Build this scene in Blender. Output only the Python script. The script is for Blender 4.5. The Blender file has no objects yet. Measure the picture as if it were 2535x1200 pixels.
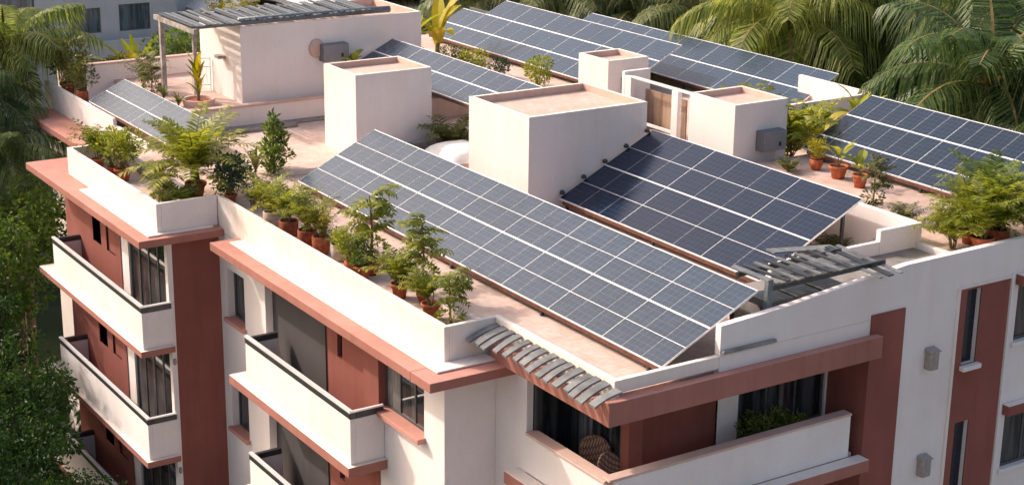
import bpy, math, random
from mathutils import Vector, Matrix

sc = bpy.context.scene
COL = sc.collection
R = math.radians
GZ = -12.5            # street level; the main roof deck is z = 0

# ------------------------------------------------------------------ materials
def new_mat(name):
    m = bpy.data.materials.new(name); m.use_nodes = True
    nt = m.node_tree; nt.nodes.clear()
    out = nt.nodes.new('ShaderNodeOutputMaterial')
    return m, nt, out

def N(nt, t, **kw):
    n = nt.nodes.new(t)
    for k, v in kw.items():
        if k in n.inputs: n.inputs[k].default_value = v
        else: setattr(n, k, v)
    return n

def ramp(nt, stops):
    r = nt.nodes.new('ShaderNodeValToRGB')
    e = r.color_ramp.elements
    while len(e) < len(stops): e.new(0.5)
    for i, (p, c) in enumerate(stops):
        e[i].position = p; e[i].color = (*c, 1) if len(c) == 3 else c
    return r

def noise(nt, vec, scale, detail=4, rough=.55):
    n = N(nt, 'ShaderNodeTexNoise', Scale=scale, Detail=detail, Roughness=rough)
    nt.links.new(vec, n.inputs['Vector']); return n

def plaster(name, color, dark=.80, streak=.5, bump=.12, rough=.88, spec=.25, scale=1.0):
    m, nt, out = new_mat(name); L = nt.links.new
    b = N(nt, 'ShaderNodeBsdfPrincipled', Roughness=rough)
    b.inputs['Specular IOR Level'].default_value = spec
    g = N(nt, 'ShaderNodeNewGeometry')
    big = noise(nt, g.outputs['Position'], .55*scale, 5)
    mp = N(nt, 'ShaderNodeMapping'); mp.inputs['Scale'].default_value = (3.2, 3.2, .28)
    L(g.outputs['Position'], mp.inputs['Vector'])
    st = noise(nt, mp.outputs['Vector'], 1.0, 6, .65)
    fine = noise(nt, g.outputs['Position'], 30, 3)
    r1 = ramp(nt, [(.32, (dark, dark*.985, dark*.965)), (.62, (1, 1, 1))]); L(big.outputs['Fac'], r1.inputs['Fac'])
    v = 1-(1-dark)*streak*1.3
    r2 = ramp(nt, [(.30, (v, v*.98, v*.955)), (.55, (1, 1, 1))]); L(st.outputs['Fac'], r2.inputs['Fac'])
    r3 = ramp(nt, [(.3, (.95, .95, .95)), (.7, (1.03, 1.03, 1.03))]); L(fine.outputs['Fac'], r3.inputs['Fac'])
    col = None
    for i, r in enumerate((r1, r2, r3)):
        mx = N(nt, 'ShaderNodeMix', data_type='RGBA', blend_type='MULTIPLY')
        mx.inputs['Factor'].default_value = 1
        if col is None: mx.inputs[6].default_value = (*color, 1)
        else: L(col, mx.inputs[6])
        L(r.outputs['Color'], mx.inputs[7]); col = mx.outputs[2]
    L(col, b.inputs['Base Color'])
    bp = N(nt, 'ShaderNodeBump', Strength=bump, Distance=.03); L(fine.outputs['Fac'], bp.inputs['Height'])
    L(bp.outputs['Normal'], b.inputs['Normal'])
    L(b.outputs[0], out.inputs['Surface']); return m

def simple(name, color, rough=.5, metal=0., spec=.5, var=.12, scale=9):
    m, nt, out = new_mat(name); L = nt.links.new
    b = N(nt, 'ShaderNodeBsdfPrincipled', Roughness=rough, Metallic=metal)
    b.inputs['Specular IOR Level'].default_value = spec
    tc = N(nt, 'ShaderNodeTexCoord')
    n = noise(nt, tc.outputs['Object'], scale, 4)
    lo = tuple(c*(1-var*1.6) for c in color); hi = tuple(min(1, c*(1+var)) for c in color)
    r = ramp(nt, [(.3, lo), (.7, hi)]); L(n.outputs['Fac'], r.inputs['Fac'])
    L(r.outputs['Color'], b.inputs['Base Color']); L(b.outputs[0], out.inputs['Surface']); return m

def leafmat(name, stops, trans=.35, rough=.5, spec=.3, patch=.5):
    m, nt, out = new_mat(name); L = nt.links.new
    g = N(nt, 'ShaderNodeNewGeometry'); oi = N(nt, 'ShaderNodeObjectInfo')
    n = noise(nt, g.outputs['Position'], 1.3, 3)
    a = N(nt, 'ShaderNodeMath', operation='MULTIPLY'); a.inputs[1].default_value = 1-patch; L(g.outputs['Random Per Island'], a.inputs[0])
    k = N(nt, 'ShaderNodeMath', operation='MULTIPLY'); k.inputs[1].default_value = patch; L(n.outputs['Fac'], k.inputs[0])
    s = N(nt, 'ShaderNodeMath', operation='ADD'); L(a.outputs[0], s.inputs[0]); L(k.outputs[0], s.inputs[1])
    o = N(nt, 'ShaderNodeMath', operation='MULTIPLY_ADD'); o.inputs[1].default_value = .22; o.inputs[2].default_value = -.11; L(oi.outputs['Random'], o.inputs[0])
    s2 = N(nt, 'ShaderNodeMath', operation='ADD'); L(s.outputs[0], s2.inputs[0]); L(o.outputs[0], s2.inputs[1])
    r = ramp(nt, stops); L(s2.outputs[0], r.inputs['Fac'])
    b = N(nt, 'ShaderNodeBsdfPrincipled', Roughness=rough); b.inputs['Specular IOR Level'].default_value = spec
    L(r.outputs['Color'], b.inputs['Base Color'])
    t = N(nt, 'ShaderNodeBsdfTranslucent')
    hs = N(nt, 'ShaderNodeHueSaturation', Hue=.49, Saturation=1.1, Value=1.45); L(r.outputs['Color'], hs.inputs['Color']); L(hs.outputs[0], t.inputs['Color'])
    mx = N(nt, 'ShaderNodeMixShader'); mx.inputs[0].default_value = trans
    L(b.outputs[0], mx.inputs[1]); L(t.outputs[0], mx.inputs[2]); L(mx.outputs[0], out.inputs['Surface']); return m

def panelmat(name, color, rough=.22, spec=.5, ior=1.75):
    """cells of a photovoltaic module: fine busbar grid, slight tone change per cell and per module"""
    m, nt, out = new_mat(name); L = nt.links.new
    b = N(nt, 'ShaderNodeBsdfPrincipled', Roughness=rough, IOR=ior); b.inputs['Specular IOR Level'].default_value = spec
    tc = N(nt, 'ShaderNodeTexCoord'); oi = N(nt, 'ShaderNodeObjectInfo')
    br = N(nt, 'ShaderNodeTexBrick', Scale=1.0); br.offset = 0; br.squash = 1
    br.inputs['Brick Width'].default_value = .165; br.inputs['Row Height'].default_value = .165
    br.inputs['Mortar Size'].default_value = .008; br.inputs['Mortar Smooth'].default_value = .3
    br.inputs['Color1'].default_value = (*color, 1); br.inputs['Color2'].default_value = (*[c*.86 for c in color], 1)
    br.inputs['Mortar'].default_value = (*[min(1, c*1.8+.014) for c in color], 1)
    L(tc.outputs['Object'], br.inputs['Vector'])
    n = noise(nt, tc.outputs['Object'], 1.7, 5, .6)
    mv = N(nt, 'ShaderNodeMath', operation='MULTIPLY_ADD'); mv.inputs[1].default_value = .55; mv.inputs[2].default_value = .58; L(n.outputs['Fac'], mv.inputs[0])
    ov = N(nt, 'ShaderNodeMath', operation='MULTIPLY_ADD'); ov.inputs[1].default_value = .22; ov.inputs[2].default_value = .04; L(oi.outputs['Random'], ov.inputs[0])
    sm = N(nt, 'ShaderNodeMath', operation='ADD'); L(mv.outputs[0], sm.inputs[0]); L(ov.outputs[0], sm.inputs[1])
    hs = N(nt, 'ShaderNodeHueSaturation'); L(br.outputs['Color'], hs.inputs['Color']); L(sm.outputs[0], hs.inputs['Value'])
    L(hs.outputs[0], b.inputs['Base Color'])
    mp = N(nt, 'ShaderNodeMapping'); mp.inputs['Scale'].default_value = (1, .5, 1); L(tc.outputs['Object'], mp.inputs['Vector'])
    f = noise(nt, mp.outputs['Vector'], 26, 3, .6)
    bp = N(nt, 'ShaderNodeBump', Strength=.13, Distance=.02); L(f.outputs['Fac'], bp.inputs['Height']); L(bp.outputs['Normal'], b.inputs['Normal'])
    rr = N(nt, 'ShaderNodeMath', operation='MULTIPLY_ADD'); rr.inputs[1].default_value = .25; rr.inputs[2].default_value = rough-.08; L(n.outputs['Fac'], rr.inputs[0])
    L(rr.outputs[0], b.inputs['Roughness'])
    L(b.outputs[0], out.inputs['Surface']); return m

def tilemat(name, color, bw=.3, bh=.3, mortar=.82, dark=.8):
    m, nt, out = new_mat(name); L = nt.links.new
    b = N(nt, 'ShaderNodeBsdfPrincipled', Roughness=.85); b.inputs['Specular IOR Level'].default_value = .25
    g = N(nt, 'ShaderNodeNewGeometry')
    br = N(nt, 'ShaderNodeTexBrick', Scale=1.0); br.offset = 0.5
    br.inputs['Brick Width'].default_value = bw; br.inputs['Row Height'].default_value = bh
    br.inputs['Mortar Size'].default_value = .012
    br.inputs['Color1'].default_value = (*color, 1); br.inputs['Color2'].default_value = (*[c*.9 for c in color], 1)
    br.inputs['Mortar'].default_value = (*[c*mortar for c in color], 1)
    L(g.outputs['Position'], br.inputs['Vector'])
    n = noise(nt, g.outputs['Position'], .7, 6, .65); n2 = noise(nt, g.outputs['Position'], 7, 4)
    r = ramp(nt, [(.3, (dark, dark*.95, dark*.9)), (.65, (1.02, 1.02, 1.02))]); L(n.outputs['Fac'], r.inputs['Fac'])
    r2 = ramp(nt, [(.3, (.86, .84, .82)), (.7, (1.04, 1.04, 1.04))]); L(n2.outputs['Fac'], r2.inputs['Fac'])
    m1 = N(nt, 'ShaderNodeMix', data_type='RGBA', blend_type='MULTIPLY'); m1.inputs['Factor'].default_value = 1
    L(br.outputs['Color'], m1.inputs[6]); L(r.outputs['Color'], m1.inputs[7])
    m2 = N(nt, 'ShaderNodeMix', data_type='RGBA', blend_type='MULTIPLY'); m2.inputs['Factor'].default_value = 1
    L(m1.outputs[2], m2.inputs[6]); L(r2.outputs['Color'], m2.inputs[7])
    L(m2.outputs[2], b.inputs['Base Color'])
    bp = N(nt, 'ShaderNodeBump', Strength=.25, Distance=.03); L(n2.outputs['Fac'], bp.inputs['Height']); L(bp.outputs['Normal'], b.inputs['Normal'])
    L(b.outputs[0], out.inputs['Surface']); return m

M = {}
M['white'] = plaster('white_plaster', (.83, .77, .75), dark=.92, streak=.25)
M['blockw'] = plaster('block_plaster', (.83, .76, .74), dark=.91, streak=.3, scale=.6)
M['cream'] = plaster('cream_coping', (.84, .76, .70), dark=.88)
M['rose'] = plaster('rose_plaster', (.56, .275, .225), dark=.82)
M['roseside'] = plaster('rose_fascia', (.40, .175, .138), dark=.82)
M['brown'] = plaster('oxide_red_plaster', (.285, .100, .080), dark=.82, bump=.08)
M['brownshade'] = plaster('oxide_red_shaded', (.24, .08, .062), dark=.78)  # darker copy of the oxide red, recess shade put into the colour
M['greydoor'] = plaster('grey_panel', (.085, .078, .08), dark=.85, bump=.03)
M['tile'] = tilemat('roof_tiles', (.70, .545, .48))
M['pinkroof'] = plaster('pink_screed', (.62, .465, .40), dark=.72, scale=1.6)
M['capink'] = plaster('pink_coping', (.66, .47, .40), dark=.85)
M['greycurb'] = plaster('grey_curb', (.30, .28, .27), dark=.6, scale=3)
M['slate'] = simple('slate_tile', (.17, .18, .185), .55, 0, .4, .3, 3)
M['mortar'] = simple('tile_mortar', (.62, .56, .52), .85, 0, .2, .15, 6)
M['dsteel'] = simple('dark_steel', (.075, .08, .085), .4, .6, .5, .2)
M['gsteel'] = simple('grey_steel', (.16, .185, .205), .5, .2, .5, .15)
M['chrome'] = simple('polished_rail', (.86, .86, .87), .3, .25, .6, .04)
M['alu'] = simple('aluminium_frame', (.78, .79, .80), .42, .25, .5, .08)
M['line'] = simple('cell_gap', (.50, .51, .53), .5, 0, .4, .1)
M['rail'] = simple('mount_rail', (.30, .30, .31), .4, .7)
M['board'] = simple('red_brown_board', (.14, .06, .04), .7, 0, .3, .25)
M['winframe'] = simple('window_frame_metal', (.10, .105, .108), .4, .3, .5, .1)
M['wood'] = simple('weathered_wood', (.40, .36, .33), .8, 0, .2, .3, 5)
M['woodpanel'] = plaster('warm_wood_panel', (.50, .34, .25), dark=.6, streak=1.2)
M['lampgrey'] = simple('lamp_casing', (.36, .31, .285), .6, 0, .3, .15)
M['box'] = simple('inverter_casing', (.245, .245, .26), .45, .1, .5, .06)
M['boxside'] = simple('inverter_side', (.16, .165, .18), .5, .1, .5, .06)
M['black'] = simple('black_plastic', (.015, .015, .017), .4)
M['terra'] = simple('terracotta', (.46, .135, .06), .8, 0, .2, .25, 12)
M['terra2'] = simple('terracotta_dark', (.30, .085, .045), .8, 0, .2, .3, 10)
M['stonepot'] = simple('pale_stone_pot', (.55, .45, .37), .85, 0, .2, .25, 9)
M['soil'] = simple('soil', (.05, .03, .02), .95, 0, .1, .3, 20)
M['wicker'] = tilemat('wicker', (.36, .22, .16), .085, .05, .35, .5)
M['cloth'] = simple('white_cover', (.75, .74, .73), .5, 0, .4, .1, 3)
M['stem'] = simple('stem', (.20, .15, .06), .8, 0, .2, .3)
M['bark'] = simple('bark', (.13, .095, .065), .9, 0, .1, .35, 6)
M['dry'] = leafmat('dry_fronds', [(.2, (.10, .065, .03)), (.8, (.30, .20, .09))], .2)
M['curtain'] = simple('curtain', (.22, .215, .21), .9, 0, .1, .2, 3)
M['navy'] = simple('navy_glass', (.012, .016, .028), .25, 0, .4, .1)
M['neigh'] = plaster('neighbour_plaster', (.50, .525, .55), dark=.85)
M['neighw'] = plaster('bright_render', (.82, .78, .74), dark=.9)

def glassmat(name, c0=(.012, .014, .016), c1=(.045, .05, .055)):
    m, nt, out = new_mat(name); L = nt.links.new
    b = N(nt, 'ShaderNodeBsdfPrincipled', Roughness=.06); b.inputs['Specular IOR Level'].default_value = .5
    g = N(nt, 'ShaderNodeNewGeometry')
    mp = N(nt, 'ShaderNodeMapping'); mp.inputs['Scale'].default_value = (3.0, 3.0, .35); L(g.outputs['Position'], mp.inputs['Vector'])
    n = noise(nt, mp.outputs['Vector'], 1.3, 3)
    r = ramp(nt, [(.42, c0), (.62, c1)]); L(n.outputs['Fac'], r.inputs['Fac'])
    L(r.outputs['Color'], b.inputs['Base Color']); L(b.outputs[0], out.inputs['Surface']); return m
M['glass'] = glassmat('dark_window_glass', (.014, .016, .018), (.07, .075, .08))
M['bluglass'] = glassmat('blue_window_glass', (.03, .055, .075), (.11, .16, .19))

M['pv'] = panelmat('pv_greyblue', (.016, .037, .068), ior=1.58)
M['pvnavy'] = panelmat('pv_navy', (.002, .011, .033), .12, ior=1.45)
M['pvright'] = panelmat('pv_slate', (.006, .018, .038), .2, ior=1.5)

G = {}
G['lime'] = leafmat('leaf_lime', [(.15, (.075, .105, .014)), (.5, (.21, .25, .035)), (.85, (.42, .42, .08))], .45)
G['green'] = leafmat('leaf_green', [(.15, (.035, .07, .014)), (.5, (.105, .165, .035)), (.85, (.25, .30, .07))], .42)
G['olive'] = leafmat('leaf_olive', [(.15, (.04, .05, .014)), (.5, (.11, .125, .034)), (.85, (.24, .23, .075))], .3)
G['deep'] = leafmat('leaf_deep', [(.15, (.008, .022, .008)), (.5, (.024, .055, .016)), (.85, (.062, .105, .026))], .25)
G['blue'] = leafmat('leaf_bluegreen', [(.15, (.012, .03, .02)), (.5, (.035, .07, .045)), (.85, (.085, .13, .075))], .25)
G['yellow'] = leafmat('leaf_yellow', [(.15, (.10, .11, .008)), (.5, (.30, .28, .02)), (.85, (.55, .46, .05))], .4)
G['palm'] = leafmat('palm_green', [(.15, (.03, .062, .022)), (.5, (.095, .155, .052)), (.85, (.24, .30, .11))], .45, .42, .4)
G['palmlit'] = leafmat('palm_yellowgreen', [(.15, (.06, .10, .022)), (.5, (.19, .245, .05)), (.85, (.41, .43, .12))], .45, .45, .4)
G['palmgrey'] = leafmat('palm_greygreen', [(.15, (.04, .06, .026)), (.5, (.12, .155, .07)), (.85, (.27, .31, .14))], .38, .5, .4)
G['tree'] = leafmat('tree_shaded', [(.15, (.006, .020, .006)), (.5, (.022, .058, .014)), (.85, (.075, .135, .024))], .35, .5, .3, .65)  # tree leaf with the darkness of the lower left put into the colour
G['treelit'] = leafmat('tree_sunlit', [(.15, (.018, .046, .010)), (.5, (.072, .135, .022)), (.85, (.21, .28, .045))], .42, .5, .3, .65)  # lighter copy of the tree leaf, sunlight put into the colour

# ------------------------------------------------------------------ mesh helpers
class MB:
    def __init__(s): s.v = []; s.f = []; s.m = []
    def vert(s, p): s.v.append(tuple(p)); return len(s.v)-1
    def face(s, idx, mi=0): s.f.append(tuple(idx)); s.m.append(mi)
    def poly(s, pts, mi=0): s.face([s.vert(p) for p in pts], mi)
    def box(s, x0, x1, y0, y1, z0, z1, mi=0, top=None, skip=''):
        x0, x1 = min(x0, x1), max(x0, x1); y0, y1 = min(y0, y1), max(y0, y1); z0, z1 = min(z0, z1), max(z0, z1)
        i = [s.vert(p) for p in ((x0,y0,z0),(x1,y0,z0),(x1,y1,z0),(x0,y1,z0),(x0,y0,z1),(x1,y0,z1),(x1,y1,z1),(x0,y1,z1))]
        for key, q, k in (('b',(3,2,1,0),mi),('t',(4,5,6,7),mi if top is None else top),('y',(0,1,5,4),mi),('X',(1,2,6,5),mi),('Y',(2,3,7,6),mi),('x',(3,0,4,7),mi)):
            if key not in skip: s.face([i[a] for a in q], k)
    def beam(s, a, b, w, h, mi=0):
        """rectangular bar from a to b (width w across, height h up)"""
        a = Vector(a); b = Vector(b); d = (b-a).normalized()
        up = Vector((0,0,1)) if abs(d.z) < .95 else Vector((1,0,0))
        sd = d.cross(up).normalized()*(w/2); u = sd.cross(d).normalized()*(h/2)
        i = [s.vert(p) for e in (a, b) for p in (e-sd-u, e+sd-u, e+sd+u, e-sd+u)]
        for q in ((3,2,1,0),(4,5,6,7),(0,1,5,4),(1,2,6,5),(2,3,7,6),(3,0,4,7)): s.face([i[k] for k in q], mi)
    def tube(s, pts, rad, n=8, mi=0, cap=True):
        rings = []
        for j, p in enumerate(pts):
            p = Vector(p); d = (Vector(pts[min(j+1, len(pts)-1)])-Vector(pts[max(j-1, 0)])).normalized()
            up = Vector((0,0,1)) if abs(d.z) < .9 else Vector((1,0,0))
            a = d.cross(up).normalized(); b = d.cross(a)
            r = rad[j] if isinstance(rad, (list, tuple)) else rad
            rings.append([s.vert(p+a*r*math.cos(2*math.pi*k/n)+b*r*math.sin(2*math.pi*k/n)) for k in range(n)])
        for A, B in zip(rings, rings[1:]):
            for k in range(n): s.face((A[k], A[(k+1)%n], B[(k+1)%n], B[k]), mi)
        if cap: s.face(rings[0][::-1], mi); s.face(rings[-1], mi)
    def lathe(s, prof, n=14, c=(0,0,0), mi=0):
        rings = [[s.vert((c[0]+r*math.cos(2*math.pi*k/n), c[1]+r*math.sin(2*math.pi*k/n), c[2]+z)) for k in range(n)] for r, z in prof]
        for A, B in zip(rings, rings[1:]):
            for k in range(n): s.face((A[k], A[(k+1)%n], B[(k+1)%n], B[k]), mi)
        s.face(rings[0][::-1], mi); s.face(rings[-1], mi)
    def build(s, name, mats, parent=None, loc=None, world=True, smooth=False, bevel=0):
        me = bpy.data.meshes.new(name); me.from_pydata(s.v, [], s.f)
        mats = mats if isinstance(mats, (list, tuple)) else [mats]
        for m in mats: me.materials.append(m)
        me.polygons.foreach_set('material_index', s.m)
        if smooth: me.polygons.foreach_set('use_smooth', [True]*len(s.f))
        me.update()
        o = bpy.data.objects.new(name, me); COL.objects.link(o)
        if loc is not None: o.location = loc
        if parent is not None:
            o.parent = parent
            if world and parent.type == 'EMPTY': o.matrix_parent_inverse = Matrix.Translation(-parent.location)
        if bevel:
            b = o.modifiers.new('bevel', 'BEVEL'); b.width = bevel; b.segments = 2; b.limit_method = 'ANGLE'
        return o

def tag(o, label=None, cat=None, group=None, kind=None):
    for k, v in (('label', label), ('category', cat), ('group', group), ('kind', kind)):
        if v: o[k] = v
    return o

def empty(name, loc=(0,0,0), label=None, cat=None, group=None):
    o = bpy.data.objects.new(name, None); COL.objects.link(o); o.location = loc; o.empty_display_size = .2
    return tag(o, label, cat, group)

def copy_tree(o, parent=None):
    c = o.copy(); COL.objects.link(c)
    if parent is not None:
        c.parent = parent; c.matrix_parent_inverse = o.matrix_parent_inverse.copy()
    for ch in list(o.children): copy_tree(ch, c)
    return c

def facade(mb, axis, pos, a0, a1, z0, z1, ops, depth=.2, mi=0, rmi=None, inward=1):
    """flat wall in plane axis=pos with rectangular openings (a0,a1,z0,z1[,depth]) and reveals going inward"""
    rmi = mi if rmi is None else rmi
    P = (lambda a, z, d=0: (pos+inward*d, a, z)) if axis == 'x' else (lambda a, z, d=0: (a, pos+inward*d, z))
    A = sorted({a0, a1, *[o[0] for o in ops], *[o[1] for o in ops]}); Z = sorted({z0, z1, *[o[2] for o in ops], *[o[3] for o in ops]})
    A = [a for a in A if a0 <= a <= a1]; Z = [z for z in Z if z0 <= z <= z1]
    for i in range(len(A)-1):
        for j in range(len(Z)-1):
            ca = (A[i]+A[i+1])/2; cz = (Z[j]+Z[j+1])/2
            if any(o[0] < ca < o[1] and o[2] < cz < o[3] for o in ops): continue
            mb.poly([P(A[i], Z[j]), P(A[i+1], Z[j]), P(A[i+1], Z[j+1]), P(A[i], Z[j+1])], mi)
    for o in ops:
        d = o[4] if len(o) > 4 else depth
        l, r, b, t = o[:4]
        for q in ((P(l,b),P(l,t),P(l,t,d),P(l,b,d)), (P(r,b),P(r,t),P(r,t,d),P(r,b,d)), (P(l,t),P(r,t),P(r,t,d),P(l,t,d)), (P(l,b),P(r,b),P(r,b,d),P(l,b,d))):
            mb.poly(q, rmi)

def window(parent, axis, pos, a0, a1, z0, z1, mullions=1, transom=None, fr=.055, glass='glass', name='window', curtain=False):
    """frame mesh (part) with a pane (sub-part); pos is the frame's outer plane, thickness goes inward (+)"""
    mb = MB(); t = .06
    def bx(l, r, b, u, d0=0, d1=t, m=mb):
        if axis == 'x': m.box(pos+d0, pos+d1, l, r, b, u)
        else: m.box(l, r, pos+d0, pos+d1, b, u)
    bx(a0, a0+fr, z0, z1); bx(a1-fr, a1, z0, z1); bx(a0+fr, a1-fr, z0, z0+fr); bx(a0+fr, a1-fr, z1-fr, z1)
    for k in range(mullions):
        c = a0+(a1-a0)*(k+1)/(mullions+1); bx(c-fr*.4, c+fr*.4, z0+fr, z1-fr, .008, t-.004)
    if transom: bx(a0+fr, a1-fr, transom-fr*.3, transom+fr*.3, .012, t-.008)
    f = mb.build(name, M['winframe'], parent)
    g = MB(); bx(a0+fr*.5, a1-fr*.5, z0+fr*.5, z1-fr*.5, .03, .04, g)
    g.build('pane', M[glass], f, world=False)
    if curtain:
        c = MB(); n = 9; w = (a1-a0)*.3; s = a1-fr-w
        for k in range(n):
            bx(s+w*k/n, s+w*(k+.75)/n, z0+fr, z1-fr, .022+.004*(k%2), .028+.004*(k%2), c)
        c.build('curtain', M['curtain'], f, world=False)
    return f

# ------------------------------------------------------------------ ground
g = MB(); g.poly([(-400,-400,GZ),(600,-400,GZ),(600,800,GZ),(-400,800,GZ)])
def groundmat():
    m, nt, out = new_mat('garden_ground'); L = nt.links.new
    b = N(nt, 'ShaderNodeBsdfPrincipled', Roughness=.95); ge = N(nt, 'ShaderNodeNewGeometry')
    n = noise(nt, ge.outputs['Position'], .25, 8, .65)
    r = ramp(nt, [(.3, (.012, .028, .008)), (.5, (.03, .05, .015)), (.7, (.08, .07, .035))]); L(n.outputs['Fac'], r.inputs['Fac'])
    L(r.outputs['Color'], b.inputs['Base Color']); L(b.outputs[0], out.inputs['Surface']); return m
tag(g.build('ground', groundmat()), kind='structure')
rd = MB(); rd.poly([(-30,56,GZ+.02),(60,56,GZ+.02),(60,68,GZ+.02),(-30,68,GZ+.02)])
tag(rd.build('road', tilemat('asphalt', (.16, .165, .17), 4, 4, .95)), kind='structure')
pv = MB(); pv.poly([(-70,-120,GZ+.03),(110,-120,GZ+.03),(110,-4.3,GZ+.03),(-70,-4.3,GZ+.03)])  # unseen pale paving, added to bounce sunlight onto the shaded street walls
pv.poly([(-70,-4.3,GZ+.03),(-3.2,-4.3,GZ+.03),(-3.2,5.5,GZ+.03),(-70,5.5,GZ+.03)])
tag(pv.build('bounce_pavement', tilemat('bounce_paving', (.25,.24,.23), .8, .8, .85)), kind='structure')
kb = MB(); kb.box(-30, 60, 55.6, 56, GZ, GZ+.13); kb.box(-30, 60, 68, 68.4, GZ, GZ+.13)
tag(kb.build('kerb', M['greycurb']), kind='structure')

# ------------------------------------------------------------------ the apartment building
B = empty('apartment_building', (8, 10, GZ), 'white and oxide red apartment block with rose ledges, roof blocks and planted terraces', 'apartment building')
ST = 3.13
KS = (0, 1, 2, 3)

# --- roof decks
mb = MB()
mb.box(.13, 22.6, .13, 19.2, -.3, 0); mb.box(.88, 2.15, 19.2, 28.5, -.3, 0); mb.box(2.15, 22.6, 25.5, 31.5, -.3, 0)
mb.box(10.9, 22.6, 19.2, 25.5, -.3, 0); mb.box(1.38, 22.6, -4.05, .13, -.3, 0)
mb.build('roof_deck', M['tile'], B)
mb = MB(); mb.box(-1.6, 0.13, 11.85, 18.6, -.5, -.28); mb.build('wing_deck', M['tile'], B)
mb = MB(); mb.box(2.2, 10.9, 19.33, 25.5, .1, .75); mb.build('raised_terrace', M['pinkroof'], B)
mb = MB()
pts = [(2.95,13.75),(4.3,13.55),(8.1,13.4),(8.1,19.2),(2.6,19.2),(2.6,15.0),(2.7,14.2)]
n0 = [mb.vert((x,y,.16)) for x,y in pts]; n1 = [mb.vert((x,y,0.002)) for x,y in pts]
mb.face(n0, 0)
for k in range(len(pts)): mb.face((n1[k], n1[(k+1)%len(pts)], n0[(k+1)%len(pts)], n0[k]), 1)
mb.build('tiled_platform', [M['tile'], M['cream']], B)
# right hand terrace, one step up
mb = MB(); mb.box(11.42, 22.6, -4.04, 5.4, .004, .95); mb.build('right_terrace', M['pinkroof'], B)
mb = MB(); mb.box(5.6, 11.15, -4.04, -2.16, .3, .86); mb.build('shaded_flat_roof', M['greycurb'], B)  # flat roof with its shade put into the grey colour

# --- facade with the long balcony (faces -x)
ops = []
for k in KS:
    z = -ST*k
    ops += [(10.16, 11.27, z-2.89, z-1.50, .28), (3.55, 8.87, z-3.70, z-1.15, .24), (.85, 2.85, z-2.42, z-1.28, .22)]
mb = MB(); facade(mb, 'x', 0, 0, 11.72, GZ, -.60, ops); mb.build('balcony_facade', M['white'], B)
mb = MB(); mb.box(-.025, .225, 2.845, 3.556, GZ, -.62); mb.build('red_pier', M['brown'], B)
for k in KS:
    z = -ST*k
    window(B, 'x', .20, 10.16, 11.27, z-2.89, z-1.50, 1)
    s = MB(); s.box(-.12, .20, 10.08, 11.33, z-2.98, z-2.88); s.build('window_sill', M['rose'], B, bevel=.015)
    window(B, 'x', .15, .85, 2.85, z-2.42, z-1.28, 2, fr=.06, curtain=(k == 0))
    s = MB(); s.box(-.20, .15, .78, 2.92, z-2.53, z-2.41); s.build('window_sill', M['rose'], B, bevel=.015)
    # recess behind the balcony: grey sliding shutter, red wall with slot
    d = MB(); d.box(.20, .26, 5.92, 8.87, z-3.70, z-1.15); d.build('grey_shutter', M['greydoor'], B)
    w = MB(); facade(w, 'x', .235, 3.55, 5.92, z-3.70, z-1.15, [(5.10, 5.36, z-2.1, z-1.35, .12)])
    w.build('recess_wall', M['brown'], B)
    w = MB(); w.box(.33, .35, 5.10, 5.36, z-2.1, z-1.35); w.build('slot_window', M['navy'], B)

def balcony(x0, xw, ya, yb, zt, zb, ledge_out, ledge_y0, ledge_y1, zl, rail_end=True, xs_end=None, hand=True):
    """solid parapet balcony on a projecting slab; x0 outer face, xw wall plane"""
    p = MB(); t = .12
    p.box(x0, x0+t, ya, yb, zb, zt); p.box(x0+t, xw-.006, ya, ya+t, zb, zt); p.box(x0+t, xw-.006, yb-t, yb, zb, zt)
    p.box(x0+t+.002, xw-.006, ya+t+.002, yb-t-.002, zb, zb+.12)
    o = p.build('balcony', M['white'], B, bevel=.012)
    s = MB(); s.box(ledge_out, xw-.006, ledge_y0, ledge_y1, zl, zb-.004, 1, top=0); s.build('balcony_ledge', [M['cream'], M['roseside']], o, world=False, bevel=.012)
    if hand:
        h = MB(); hz = zt+.003
        h.box(x0-.015, x0+t+.03, ya-.01, yb+.01, hz, hz+.15); h.box(x0+t+.03, xw-.02, ya-.01, ya+t, hz, hz+.15); h.box(x0+t+.03, xw-.02, yb-t, yb+.01, hz, hz+.15)
        h.build('handrail', M['dsteel'], o, world=False, bevel=.02)
        c = MB(); c.box(x0-.02, x0+.075, ya-.014, yb+.004, hz+.154, hz+.20); c.box(x0+.075, xw-.03, ya-.014, ya+.06, hz+.154, hz+.19)
        c.build('rail_trim', M['chrome'], o, world=False)
    return o
for k in KS[:3]:
    z = -ST*k
    balcony(-.86, 0, 2.62, 8.22, z-2.47, z-3.56, -.98, 2.5, 9.05, z-3.80)

# --- top ledge and parapet of this facade
mb = MB(); mb.box(-.81, -.004, -.004, 10.35, -.66, -.45, 1, top=0); mb.box(-.81, 1.43, -.81, -.006, -.66, -.45, 1, top=0)
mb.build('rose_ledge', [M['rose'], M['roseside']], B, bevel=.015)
mb = MB(); mb.box(-.42, -.006, -.012, 10.0, -.446, -.405); mb.box(-.42, 1.0, -.42, -.016, -.446, -.405)  # cream strip on the ledge; the lit band by the wall put into colour
mb.build('ledge_lit_strip', M['cream'], B, bevel=.012)
mb = MB(); mb.box(0, .13, 0, 11.676, -.60, .35); mb.box(.13, 1.25, 0, .13, -.60, .35)
mb.box(1.25, 1.38, -4.2, .13, -.10, .35); mb.box(1.38, 3.8, -4.2, -4.07, .08, .35)
mb.build('parapet', M['cream'], B, bevel=.018)
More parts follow.
